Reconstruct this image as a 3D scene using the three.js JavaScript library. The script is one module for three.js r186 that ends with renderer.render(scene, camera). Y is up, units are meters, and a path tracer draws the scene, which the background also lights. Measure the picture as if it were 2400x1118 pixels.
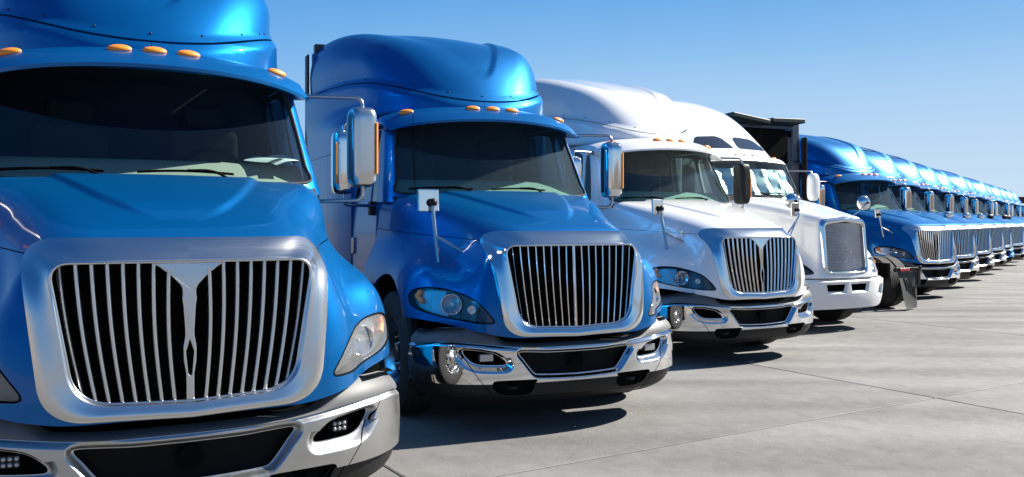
import * as THREE from 'three';
import { mergeGeometries } from 'three/addons/utils/BufferGeometryUtils.js';
import { RoundedBoxGeometry } from 'three/addons/geometries/RoundedBoxGeometry.js';
import { ImprovedNoise } from 'three/addons/math/ImprovedNoise.js';

// ---------------------------------------------------------------- camera, sky, sun, exposure
const clamp = (x, a = 0, b = 1) => Math.min(b, Math.max(a, x));
const sstep = (a, b, x) => { const t = clamp((x - a) / (b - a)); return t * t * (3 - 2 * t); };
const EYE = 1.62;
const scene = new THREE.Scene();
const camera = new THREE.PerspectiveCamera(30.68, 1024 / 477, 0.05, 3000);
camera.position.set(0, EYE, 0);
camera.lookAt(0, EYE, -10);
camera.setViewOffset(2400, 1118, 0, 39.3, 2400, 1118);            // a lens shifted a little, verticals stay upright
scene.add(camera);
const SUN = new THREE.Vector3(1.17, 1.0, -0.46).normalize();
{
  // clear sky: deep blue above, pale towards the horizon and towards the sun
  const W = 512, H = 256, data = new Float32Array(W * H * 4);
  const mix = (a, b, t) => a.map((v, i) => v + (b[i] - v) * t);
  for (let j = 0; j < H; j++) for (let i = 0; i < W; i++) {
    const el = ((j + 0.5) / H - 0.5) * Math.PI, az = ((i + 0.5) / W - 0.5) * 2 * Math.PI;
    const d = [Math.cos(el) * Math.cos(az), Math.sin(el), Math.cos(el) * Math.sin(az)];
    const s = Math.max(-1, Math.min(1, d[0] * SUN.x + d[1] * SUN.y + d[2] * SUN.z));
    const e = Math.max(0, d[1]);
    const stops = [[0, [0.66, 0.79, 0.93]], [0.035, [0.59, 0.755, 0.925]], [0.09, [0.49, 0.69, 0.915]], [0.14, [0.40, 0.63, 0.91]], [0.19, [0.26, 0.53, 0.875]], [0.25, [0.15, 0.41, 0.82]], [0.33, [0.07, 0.265, 0.68]], [0.45, [0.03, 0.165, 0.46]], [0.65, [0.034, 0.145, 0.41]], [1.01, [0.03, 0.13, 0.38]]];
    let q = 0; while (e > stops[q + 1][0]) q++;
    const w = (e - stops[q][0]) / (stops[q + 1][0] - stops[q][0]);
    let c = mix(stops[q][1], stops[q + 1][1], w);
    const turn = sstep(1.0, 1.7, Math.acos(s)); c = [c[0] * (1 - 0.45 * turn), c[1] * (1 - 0.22 * turn), c[2] * (1 - 0.06 * turn)];
    const ang = Math.acos(s), pale = Math.exp(-Math.pow(ang / 0.5, 2));
    c = mix(c, [0.66, 0.80, 0.95], 0.5 * pale);
    const k = 1.0 + 0.8 * Math.exp(-Math.pow(ang / 0.2, 2));
    const o = (j * W + i) * 4;
    if (d[1] < 0) c = [0.22, 0.21, 0.20];
    data[o] = c[0] * k * 0.41; data[o + 1] = c[1] * k * 0.41; data[o + 2] = c[2] * k * 0.41; data[o + 3] = 1;
  }
  const sky = new THREE.DataTexture(data, W, H, THREE.RGBAFormat, THREE.FloatType);
  sky.mapping = THREE.EquirectangularReflectionMapping;
  sky.magFilter = sky.minFilter = THREE.LinearFilter; sky.needsUpdate = true;
  scene.background = sky; scene.environment = sky;
}
const sun = new THREE.DirectionalLight(new THREE.Color(1, 0.95, 0.86), 5.0);
sun.position.copy(SUN).multiplyScalar(60).add(new THREE.Vector3(8, 0, -16)); sun.target.position.set(8, 0, -16);
sun.castShadow = true; sun.shadow.mapSize.set(4096, 4096);
Object.assign(sun.shadow.camera, { left: -32, right: 32, top: 32, bottom: -32, near: 1, far: 140 });
scene.add(sun, sun.target);
const renderer = new THREE.WebGLRenderer({ antialias: true });
renderer.toneMapping = THREE.LinearToneMapping; renderer.toneMappingExposure = 2.42;
renderer.shadowMap.enabled = true;

// ---------------------------------------------------------------- helpers
let seed = 7;
const rnd = () => { seed = (seed * 1664525 + 1013904223) >>> 0; return seed / 4294967296; };
const noise = new ImprovedNoise();
const smax = (a, b, k) => { const h = Math.max(k - Math.abs(a - b), 0) / k; return Math.max(a, b) + h * h * k * 0.25; };
const smin = (a, b, k) => -smax(-a, -b, k);
const lerp = (a, b, t) => a + (b - a) * t;
function spline(pts) {                                            // natural cubic through [x, y] pairs, x ascending
  const n = pts.length, X = pts.map((p) => p[0]), Y = pts.map((p) => p[1]), M = new Array(n).fill(0), u = new Array(n).fill(0);
  for (let i = 1; i < n - 1; i++) {
    const s = (X[i] - X[i - 1]) / (X[i + 1] - X[i - 1]), p = s * M[i - 1] + 2;
    M[i] = (s - 1) / p;
    u[i] = (6 * ((Y[i + 1] - Y[i]) / (X[i + 1] - X[i]) - (Y[i] - Y[i - 1]) / (X[i] - X[i - 1])) / (X[i + 1] - X[i - 1]) - s * u[i - 1]) / p;
  }
  for (let k = n - 2; k >= 0; k--) M[k] = M[k] * M[k + 1] + u[k];
  M[0] = 0; M[n - 1] = 0;
  return (x) => {
    if (x <= X[0]) { const h = X[1] - X[0]; return Y[0] + (x - X[0]) * ((Y[1] - Y[0]) / h - h * M[1] / 6); }
    if (x >= X[n - 1]) { const h = X[n - 1] - X[n - 2]; return Y[n - 1] + (x - X[n - 1]) * ((Y[n - 1] - Y[n - 2]) / h + h * M[n - 2] / 6); }
    let k = 0; while (x > X[k + 1]) k++;
    const h = X[k + 1] - X[k], a = (X[k + 1] - x) / h, b = 1 - a;
    return a * Y[k] + b * Y[k + 1] + ((a * a * a - a) * M[k] + (b * b * b - b) * M[k + 1]) * h * h / 6;
  };
}
const V3 = (x, y, z) => new THREE.Vector3(x, y, z);

// A smooth body is the zero level of a field F(x, y, z); surfaceNet() meshes it, every vertex pulled onto the level and given the field's own normal.
function gradient(F, x, y, z) {
  const e = 1.5e-3;
  return [(F(x + e, y, z) - F(x - e, y, z)) / (2 * e), (F(x, y + e, z) - F(x, y - e, z)) / (2 * e), (F(x, y, z + e) - F(x, y, z - e)) / (2 * e)];
}
function surfaceNet(F, [x0, x1], [y0, y1], [z0, z1], h) {
  const nx = Math.ceil((x1 - x0) / h) + 1, ny = Math.ceil((y1 - y0) / h) + 1, nz = Math.ceil((z1 - z0) / h) + 1;
  const v = new Float32Array(nx * ny * nz), at = (i, j, k) => (k * ny + j) * nx + i;
  for (let k = 0; k < nz; k++) for (let j = 0; j < ny; j++) for (let i = 0; i < nx; i++) v[at(i, j, k)] = F(x0 + i * h, y0 + j * h, z0 + k * h);
  const id = new Int32Array(nx * ny * nz).fill(-1), P = [], I = [];
  const C = [[0, 0, 0], [1, 0, 0], [0, 1, 0], [1, 1, 0], [0, 0, 1], [1, 0, 1], [0, 1, 1], [1, 1, 1]];
  const E = [[0, 1], [2, 3], [4, 5], [6, 7], [0, 2], [1, 3], [4, 6], [5, 7], [0, 4], [1, 5], [2, 6], [3, 7]];
  for (let k = 0; k < nz - 1; k++) for (let j = 0; j < ny - 1; j++) for (let i = 0; i < nx - 1; i++) {
    const c = C.map(([a, b, d]) => v[at(i + a, j + b, k + d)]);
    let neg = 0; for (const q of c) if (q < 0) neg++;
    if (neg === 0 || neg === 8) continue;
    let sx = 0, sy = 0, sz = 0, n = 0;
    for (const [a, b] of E) if ((c[a] < 0) !== (c[b] < 0)) {
      const t = c[a] / (c[a] - c[b]);
      sx += lerp(C[a][0], C[b][0], t); sy += lerp(C[a][1], C[b][1], t); sz += lerp(C[a][2], C[b][2], t); n++;
    }
    let x = x0 + (i + sx / n) * h, y = y0 + (j + sy / n) * h, z = z0 + (k + sz / n) * h;
    for (let it = 0; it < 3; it++) {
      const f = F(x, y, z), g = gradient(F, x, y, z), m = g[0] * g[0] + g[1] * g[1] + g[2] * g[2] + 1e-9;
      const s = clamp(f / m, -h, h); x -= s * g[0]; y -= s * g[1]; z -= s * g[2];
    }
    id[at(i, j, k)] = P.length / 3; P.push(x, y, z);
  }
  const quad = (a, b, c, d, flip) => { if (a < 0 || b < 0 || c < 0 || d < 0) return; if (flip) I.push(a, c, b, a, d, c); else I.push(a, b, c, a, c, d); };
  for (let k = 1; k < nz - 1; k++) for (let j = 1; j < ny - 1; j++) for (let i = 1; i < nx - 1; i++) {
    const s = v[at(i, j, k)] < 0;
    if (s !== (v[at(i + 1, j, k)] < 0)) quad(id[at(i, j - 1, k - 1)], id[at(i, j, k - 1)], id[at(i, j, k)], id[at(i, j - 1, k)], !s);
    if (s !== (v[at(i, j + 1, k)] < 0)) quad(id[at(i - 1, j, k - 1)], id[at(i - 1, j, k)], id[at(i, j, k)], id[at(i, j, k - 1)], !s);
    if (s !== (v[at(i, j, k + 1)] < 0)) quad(id[at(i - 1, j - 1, k)], id[at(i, j - 1, k)], id[at(i, j, k)], id[at(i - 1, j, k)], !s);
  }
  return { P, I, F };
}
// keeps the part of a mesh where fn < 0, cutting triangles along fn = 0
function cut(m, fn) {
  const n = m.P.length / 3, val = new Float64Array(n), map = new Int32Array(n).fill(-1), P = [], I = [], edge = new Map();
  for (let i = 0; i < n; i++) val[i] = fn(m.P[3 * i], m.P[3 * i + 1], m.P[3 * i + 2]);
  const keep = (i) => { if (map[i] < 0) { map[i] = P.length / 3; P.push(m.P[3 * i], m.P[3 * i + 1], m.P[3 * i + 2]); } return map[i]; };
  const cross = (a, b) => {
    const key = a < b ? a * n + b : b * n + a; let q = edge.get(key);
    if (q !== undefined) return q;
    let t0 = 0, t1 = 1; const fa = val[a];
    const p = (t) => [0, 1, 2].map((c) => lerp(m.P[3 * a + c], m.P[3 * b + c], t));
    for (let it = 0; it < 12; it++) { const t = (t0 + t1) / 2; if ((fn(...p(t)) < 0) === (fa < 0)) t0 = t; else t1 = t; }
    q = P.length / 3; P.push(...p((t0 + t1) / 2)); edge.set(key, q); return q;
  };
  for (let f = 0; f < m.I.length; f += 3) {
    const t = [m.I[f], m.I[f + 1], m.I[f + 2]], s = t.map((i) => val[i] < 0), c = s[0] + s[1] + s[2];
    if (c === 3) I.push(keep(t[0]), keep(t[1]), keep(t[2]));
    else if (c) {
      let r = 0; while (c === 1 ? !s[r] : s[r]) r++;
      const a = t[r], b = t[(r + 1) % 3], d = t[(r + 2) % 3];
      if (c === 1) I.push(keep(a), cross(a, b), cross(a, d));
      else { const ab = cross(a, b), ad = cross(a, d), kb = keep(b), kd = keep(d); I.push(ab, kb, kd, ab, kd, ad); }
    }
  }
  return { P, I, F: m.F };
}
const join = (...ms) => { const P = [], I = []; for (const m of ms) { const o = P.length / 3; for (const p of m.P) P.push(p); for (const i of m.I) I.push(i + o); } return { P, I, F: ms[0].F }; };
const split = (m, fn, gap = 0.003) => join(cut(m, (x, y, z) => fn(x, y, z) + gap), cut(m, (x, y, z) => gap - fn(x, y, z)));   // a seam: the mesh without a strip of 2 gap
// geometry of a field mesh; edge depth > 0 folds the cut edges inwards so that the panel has a visible thickness; off moves it along its normals
function skin(m, fold = 0, off = 0, rimOf = null) {
  const n = m.P.length / 3, P = new Float32Array(m.P.length), N = new Float32Array(m.P.length);
  for (let i = 0; i < n; i++) {
    const g = gradient(m.F, m.P[3 * i], m.P[3 * i + 1], m.P[3 * i + 2]), l = Math.hypot(...g) || 1;
    for (let c = 0; c < 3; c++) { N[3 * i + c] = g[c] / l; P[3 * i + c] = m.P[3 * i + c] + off * g[c] / l; }
  }
  const geo = new THREE.BufferGeometry();
  geo.setAttribute('position', new THREE.BufferAttribute(P, 3)); geo.setAttribute('normal', new THREE.BufferAttribute(N, 3)); geo.setIndex(m.I.slice());
  const uv = new Float32Array(2 * n);
  for (let i = 0; i < n; i++) { uv[2 * i] = P[3 * i] + 0.31 * P[3 * i + 2]; uv[2 * i + 1] = P[3 * i + 1] + 0.77 * P[3 * i + 2]; }
  geo.setAttribute('uv', new THREE.BufferAttribute(uv, 2));
  if (!fold) return geo;
  const cnt = new Map();
  for (let f = 0; f < m.I.length; f += 3) for (let e = 0; e < 3; e++) {
    const a = m.I[f + e], b = m.I[f + (e + 1) % 3], key = a < b ? a * n + b : b * n + a;
    const q = cnt.get(key); if (q) q.c++; else cnt.set(key, { a, b, c: 1 });
  }
  const p = [], nn = [];
  for (const { a, b, c } of cnt.values()) if (c === 1 && (!rimOf || rimOf(P[3 * a], P[3 * a + 1], P[3 * a + 2]))) {
    const A = V3(P[3 * a], P[3 * a + 1], P[3 * a + 2]), B = V3(P[3 * b], P[3 * b + 1], P[3 * b + 2]);
    const A2 = A.clone().addScaledVector(V3(N[3 * a], N[3 * a + 1], N[3 * a + 2]), -fold), B2 = B.clone().addScaledVector(V3(N[3 * b], N[3 * b + 1], N[3 * b + 2]), -fold);
    const nr = B.clone().sub(A).cross(A2.clone().sub(A)).normalize().negate();
    for (const q of [A, B2, B, A, A2, B2]) { p.push(q.x, q.y, q.z); nn.push(nr.x, nr.y, nr.z); }
  }
  if (!p.length) return geo;
  const rim = new THREE.BufferGeometry();
  rim.setAttribute('position', new THREE.Float32BufferAttribute(p, 3)); rim.setAttribute('normal', new THREE.Float32BufferAttribute(nn, 3));
  rim.setAttribute('uv', new THREE.Float32BufferAttribute(new Float32Array(p.length / 3 * 2), 2));
  rim.setIndex([...Array(p.length / 3).keys()]);
  return mergeGeometries([geo, rim]);
}
// a grid surface S(u, v) -> [x, y, z]; normals from neighbours. Open in both directions unless closed.
function sheet(S, nu, nv, flip = false) {
  const P = [], uv = [], I = [];
  for (let j = 0; j <= nv; j++) for (let i = 0; i <= nu; i++) { P.push(...S(i / nu, j / nv)); uv.push(i / nu, j / nv); }
  for (let j = 0; j < nv; j++) for (let i = 0; i < nu; i++) {
    const a = j * (nu + 1) + i, b = a + 1, c = a + nu + 1, d = c + 1;
    if (flip) I.push(a, c, b, b, c, d); else I.push(a, b, c, b, d, c);
  }
  const g = new THREE.BufferGeometry();
  g.setAttribute('position', new THREE.Float32BufferAttribute(P, 3)); g.setAttribute('uv', new THREE.Float32BufferAttribute(uv, 2)); g.setIndex(I);
  g.computeVertexNormals();
  return g;
}
const tube = (pts, r, seg = 24, rad = 8, closed = false) => new THREE.TubeGeometry(new THREE.CatmullRomCurve3(pts.map((p) => V3(...p)), closed, 'centripetal'), seg, r, rad, closed);
// a pipe with rounded elbows at its corners
function pipe(pts, r, bend = 0.06, rad = 10) {
  const path = new THREE.CurvePath(), q = pts.map((p) => V3(...p));
  let from = q[0].clone();
  for (let i = 1; i < q.length; i++) {
    if (i === q.length - 1) { path.add(new THREE.LineCurve3(from, q[i])); break; }
    const a = q[i].clone().add(q[i - 1].clone().sub(q[i]).setLength(bend)), b = q[i].clone().add(q[i + 1].clone().sub(q[i]).setLength(bend));
    path.add(new THREE.LineCurve3(from, a)); path.add(new THREE.QuadraticBezierCurve3(a, q[i], b)); from = b;
  }
  return new THREE.TubeGeometry(path, 14 * (q.length - 1), r, rad, false);
}
const box = (w, h, d, x, y, z, r = 0.01, turn = 0) => { const g = new RoundedBoxGeometry(w, h, d, 2, Math.min(r, w / 2.01, h / 2.01, d / 2.01)); if (turn) g.rotateY(turn); return g.translate(x, y, z); };
const cyl = (r0, r1, h, x, y, z, axis = 'y', seg = 28) => { const g = new THREE.CylinderGeometry(r0, r1, h, seg); if (axis === 'x') g.rotateZ(-Math.PI / 2); if (axis === 'z') g.rotateX(Math.PI / 2); return g.translate(x, y, z); };
const merge = (gs) => mergeGeometries(gs.map((g) => { const q = g.index ? g.toNonIndexed() : g; for (const k of Object.keys(q.attributes)) if (!['position', 'normal', 'uv'].includes(k)) q.deleteAttribute(k); if (!q.attributes.uv) q.setAttribute('uv', new THREE.Float32BufferAttribute(new Float32Array(q.attributes.position.count * 2), 2)); return q; }));
const mirrored = (g) => { const q = g.clone(); q.scale(-1, 1, 1); const idx = q.index; if (idx) { for (let i = 0; i < idx.count; i += 3) { const a = idx.getX(i); idx.setX(i, idx.getX(i + 1)); idx.setX(i + 1, a); } } else { const n = q.toNonIndexed ? q : q; for (const k of Object.keys(n.attributes)) { const a = n.attributes[k]; for (let i = 0; i < a.count; i += 3) for (let c = 0; c < a.itemSize; c++) { const t = a.array[i * a.itemSize + c]; a.array[i * a.itemSize + c] = a.array[(i + 1) * a.itemSize + c]; a.array[(i + 1) * a.itemSize + c] = t; } } } return q; };

// ---------------------------------------------------------------- names, things and parts
const used = {};
const numbered = (name) => { const k = used[name] = (used[name] ?? -1) + 1; return k ? `${name}_${String(k).padStart(3, '0')}` : name; };
function part(name, geo, mat, parent, label) {
  const m = new THREE.Mesh(geo, mat); m.name = name; m.castShadow = m.receiveShadow = true;
  if (label) m.userData.label = label;
  parent.add(m); return m;
}
function thing(name, label, category, group) {
  const g = new THREE.Group(); g.name = numbered(name); g.userData = { label, category }; if (group) g.userData.group = group; scene.add(g); return g;
}
const inPoly = (poly) => (x, y) => {                               // signed distance to a closed polygon, negative inside
  let d = Infinity, s = 1;
  for (let i = 0, j = poly.length - 1; i < poly.length; j = i++) {
    const [xi, yi] = poly[i], [xj, yj] = poly[j], ex = xj - xi, ey = yj - yi, wx = x - xi, wy = y - yi, t = clamp((wx * ex + wy * ey) / (ex * ex + ey * ey));
    d = Math.min(d, Math.hypot(wx - ex * t, wy - ey * t));
    if ((yi > y) !== (yj > y) && x < (xj - xi) * (y - yi) / (yj - yi) + xi) s = -s;
  }
  return s * d;
};
const smoothPoly = (pts, n = 64, tension = 0.5) => new THREE.CatmullRomCurve3(pts.map(([x, y]) => V3(x, y, 0)), true, 'catmullrom', tension).getPoints(n).slice(0, n).map((p) => [p.x, p.y]);

// ---------------------------------------------------------------- materials
const tex = (n, paint, { srgb = false, rep = 1 } = {}) => {
  const data = new Uint8Array(n * n * 4);
  for (let j = 0; j < n; j++) for (let i = 0; i < n; i++) { const c = paint(i / n, j / n), o = (j * n + i) * 4; data[o] = clamp(c[0]) * 255; data[o + 1] = clamp(c[1]) * 255; data[o + 2] = clamp(c[2]) * 255; data[o + 3] = 255; }
  const t = new THREE.DataTexture(data, n, n); t.magFilter = THREE.LinearFilter; t.minFilter = THREE.LinearMipmapLinearFilter; t.wrapS = t.wrapT = THREE.RepeatWrapping; t.repeat.set(rep, rep);
  if (srgb) t.colorSpace = THREE.SRGBColorSpace; t.needsUpdate = true; return t;
};
const wrapNoise = (u, v, f, z = 0) => {                            // tiles with period 1
  const a = noise.noise(u * f, v * f, z), b = noise.noise((u - 1) * f, v * f, z), c = noise.noise(u * f, (v - 1) * f, z), d = noise.noise((u - 1) * f, (v - 1) * f, z);
  return (a * (1 - u) + b * u) * (1 - v) + (c * (1 - u) + d * u) * v;
};
const rgb = (r, g, b) => new THREE.Color().setRGB(r, g, b);
const dustTex = tex(512, (u, v) => { const n = wrapNoise(u, v, 5, 3) * 0.5 + wrapNoise(u, v, 17, 9) * 0.35 + wrapNoise(u, v, 60, 2) * 0.25; const r = 0.5 + n; return [0, r, 0]; });
const roughMap = (lo, hi, rep) => { const t = tex(256, (u, v) => { const n = 0.5 + wrapNoise(u, v, 4, 1) * 0.5 + wrapNoise(u, v, 13, 5) * 0.35 + wrapNoise(u, v, 47, 8) * 0.25; const r = lerp(lo, hi, clamp(n)); return [r, r, r]; }); t.repeat.set(rep, rep); return t; };
const M = {};
const paint = (c, extra) => new THREE.MeshPhysicalMaterial({ color: c, metalness: 0.66, roughness: 0.42, specularIntensity: 0.05, clearcoat: 0.5, clearcoatRoughness: 0.04, ...extra });
M.blue = paint(rgb(0.0001, 0.113, 0.335)); M.blue.name = 'metallic blue paint';
M.white = new THREE.MeshPhysicalMaterial({ color: rgb(0.73, 0.735, 0.73), roughness: 0.35, clearcoat: 1, clearcoatRoughness: 0.03 });
M.chrome = new THREE.MeshStandardMaterial({ color: rgb(0.70, 0.71, 0.72), metalness: 1, roughness: 1, roughnessMap: roughMap(0.02, 0.08, 0.8) });
M.dullChrome = new THREE.MeshStandardMaterial({ color: rgb(0.60, 0.60, 0.595), metalness: 1, roughness: 1, roughnessMap: roughMap(0.20, 0.32, 0.5) });
M.greyPlastic = new THREE.MeshStandardMaterial({ color: rgb(0.10, 0.102, 0.104), roughness: 0.55 });
M.blackPlastic = new THREE.MeshPhysicalMaterial({ specularIntensity: 0.5, color: rgb(0.011, 0.011, 0.012), roughness: 0.5 });
M.black = new THREE.MeshPhysicalMaterial({ specularIntensity: 0.12, color: rgb(0.003, 0.003, 0.0033), roughness: 0.8 });
M.rubber = new THREE.MeshStandardMaterial({ color: rgb(0.02, 0.02, 0.02), roughness: 0.8 });
M.amber = new THREE.MeshPhysicalMaterial({ color: rgb(0.90, 0.26, 0.012), roughness: 0.5, clearcoat: 0.4, clearcoatRoughness: 0.2 });
M.red = new THREE.MeshPhysicalMaterial({ color: rgb(0.55, 0.02, 0.02), roughness: 0.25, clearcoat: 1 });
M.glass = new THREE.MeshPhysicalMaterial({ color: rgb(0.66, 0.80, 0.78), roughness: 0.0, transmission: 1, thickness: 0, ior: 1.52 });
M.dustyGlass = new THREE.MeshPhysicalMaterial({ color: rgb(0.52, 0.74, 0.72), roughness: 0.0, transmission: 0.972, thickness: 0, ior: 1.52 });
M.sideGlass = new THREE.MeshPhysicalMaterial({ color: rgb(0.16, 0.19, 0.19), roughness: 0.0, transmission: 1, thickness: 0, ior: 1.52 });
M.lens = new THREE.MeshPhysicalMaterial({ color: rgb(0.97, 0.98, 1), roughness: 0.0, transmission: 1, thickness: 0, ior: 1.5 });
M.hazyLens = new THREE.MeshPhysicalMaterial({ color: rgb(0.92, 0.93, 0.93), roughness: 0.22, transmission: 0.90, thickness: 0, ior: 1.5 });
M.reflector = new THREE.MeshStandardMaterial({ color: rgb(0.62, 0.63, 0.64), metalness: 1, roughness: 0.12 });
M.ribbed = new THREE.MeshStandardMaterial({ color: rgb(0.42, 0.41, 0.40), metalness: 1, roughness: 0.28, bumpMap: (() => { const t = tex(64, (u, v) => { const n = 0.5 + 0.5 * Math.sin(u * Math.PI * 16); return [n, n, n]; }); t.repeat.set(9, 9); return t; })(), bumpScale: 0.0015 });
M.lampGrey = new THREE.MeshStandardMaterial({ color: rgb(0.05, 0.052, 0.055), roughness: 0.4 });
M.foil = new THREE.MeshStandardMaterial({ color: rgb(0.80, 0.83, 0.84), metalness: 0.85, roughness: 1, roughnessMap: roughMap(0.15, 0.55, 6) });
M.darkGlass = new THREE.MeshPhysicalMaterial({ color: rgb(0.012, 0.016, 0.024), roughness: 0.03, clearcoat: 1 });
M.dash = new THREE.MeshStandardMaterial({ color: rgb(0.36, 0.35, 0.28), roughness: 0.85 });
M.cabDark = new THREE.MeshStandardMaterial({ color: rgb(0.012, 0.013, 0.014), roughness: 0.9 });
M.seat = new THREE.MeshStandardMaterial({ color: rgb(0.022, 0.024, 0.026), roughness: 0.9 });
M.steel = new THREE.MeshStandardMaterial({ color: rgb(0.45, 0.45, 0.45), metalness: 1, roughness: 0.25 });
M.mirrorFace = new THREE.MeshStandardMaterial({ color: rgb(0.85, 0.86, 0.87), metalness: 1, roughness: 0.02 });
M.led = new THREE.MeshPhysicalMaterial({ color: rgb(0.42, 0.43, 0.44), roughness: 0.1, metalness: 0.5, clearcoat: 1 });
M.frameChrome = new THREE.MeshStandardMaterial({ color: rgb(0.68, 0.69, 0.70), metalness: 1, roughness: 1, roughnessMap: roughMap(0.07, 0.17, 1.1) });
M.mesh = new THREE.MeshPhysicalMaterial({ specularIntensity: 0.2, color: rgb(0.005, 0.005, 0.0055), roughness: 0.6 });
M.darkSteel = new THREE.MeshStandardMaterial({ color: rgb(0.30, 0.30, 0.31), metalness: 0.9, roughness: 0.35 });
M.blueB = paint(rgb(0.0001, 0.093, 0.30)); M.blueC = paint(rgb(0.0002, 0.115, 0.31));
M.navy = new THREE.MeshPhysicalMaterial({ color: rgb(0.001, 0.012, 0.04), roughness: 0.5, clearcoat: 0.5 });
M.wornBumper = new THREE.MeshStandardMaterial({ color: rgb(0.46, 0.46, 0.45), metalness: 1, roughness: 1, roughnessMap: roughMap(0.26, 0.46, 1.6) });
M.paper = new THREE.MeshStandardMaterial({ color: rgb(0.75, 0.75, 0.73), roughness: 0.9 });
M.flap = new THREE.MeshStandardMaterial({ color: rgb(0.035, 0.035, 0.036), roughness: 0.55 });
M.teal = new THREE.MeshPhysicalMaterial({ color: rgb(0.003, 0.012, 0.012), roughness: 0.4 });
M.maroon = new THREE.MeshStandardMaterial({ color: rgb(0.10, 0.035, 0.03), roughness: 0.8 });
M.roofEdge = new THREE.MeshStandardMaterial({ color: rgb(0.06, 0.05, 0.05), roughness: 0.8 });
M.dockDoor = new THREE.MeshStandardMaterial({ color: rgb(0.16, 0.10, 0.09), roughness: 0.7 });
M.gravel = new THREE.MeshStandardMaterial({ color: rgb(0.20, 0.165, 0.135), roughness: 0.95 });
// ---------------------------------------------------------------- bodywork of the long-nosed highway tractor. x across, y up, z forward; the grille's foot is at z = 0
const hoodTop = spline([[-1.9, 1.93], [-1.5, 1.892], [-1.2, 1.845], [-0.8, 1.755], [-0.45, 1.66], [-0.18, 1.575], [0.1, 1.47]]);
const hoodSide = spline([[-1.9, 1.085], [-1.5, 1.03], [-1.1, 0.93], [-0.7, 0.805], [-0.4, 0.73], [-0.1, 0.672], [0.2, 0.64]]);
const fenderTop = spline([[-1.9, 1.36], [-1.5, 1.42], [-1.15, 1.43], [-0.8, 1.385], [-0.5, 1.28], [-0.25, 1.15], [0, 1.0]]);
const fenderFront = spline([[0, -0.015], [0.3, -0.03], [0.55, -0.055], [0.68, -0.105], [0.8, -0.185], [0.9, -0.275], [1.0, -0.36], [1.09, -0.445], [1.18, -0.55]]);
function hoodField(X, y, z) {
  const x = Math.sqrt(X * X + 1e-6);
  // raised U-shaped dome along the middle of the hood
  const q = clamp((-0.30 - z) / 1.25, 0, 2), w = 0.60 * Math.pow(q, 0.55), dome = 0.022 * sstep(-0.02, 0.035, w - x) * sstep(0.0, 0.25, q);
  const top = (y - (hoodTop(z) + dome - (0.075 * x * x + 0.03 * x * x * x * x) * lerp(1, 0.35, sstep(-0.6, -1.6, z)))) * 0.95;
  const side = x - (hoodSide(z) + 0.10 * (1.5 - y) + 0.05 * sstep(1.5, 1.1, y));
  const nose = z - (0.0 - 0.075 * (y - 0.78) - 0.09 * x * x);
  const core = smax(smax(top, side, lerp(0.30, 0.16, sstep(-0.8, -1.6, z))), nose, 0.16);
  const ft = (y - (fenderTop(z) - 0.5 * Math.pow(Math.max(0, x - 0.85), 2))) * 0.92;
  const fs = x - (1.185 - 0.02 * (y - 0.9) - 0.05 * Math.pow(Math.max(0, z + 1.0), 2) - 0.10 * Math.pow(Math.max(0, 0.95 - y), 1.5));
  const ff = (z - (fenderFront(x) - 0.16 * Math.max(0, y - 0.85) + 0.03 * (0.85 - y))) * 0.88;
  const fender = smax(smax(ft, fs, 0.30), ff, 0.14);
  return smin(core, fender, 0.16);
}
// cab with its screen
const cabSide = spline([[0.4, 1.10], [1.2, 1.09], [1.85, 1.06], [2.15, 1.01], [2.6, 0.945], [3, 0.9]]);
const screenZ = (x, y) => -1.43 - 0.20 * x * x - 0.035 * Math.pow(x, 6) - 0.575 * (y - 1.89);
function cabField(X, y, z) {
  const x = Math.sqrt(X * X + 1e-6);
  const front = (z - screenZ(x, Math.max(y, 1.5))) * 0.87, side = x - cabSide(y), roof = y - 2.70 + 0.05 * x * x;
  return smax(smax(front, side, 0.10), roof, 0.12);
}
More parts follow.
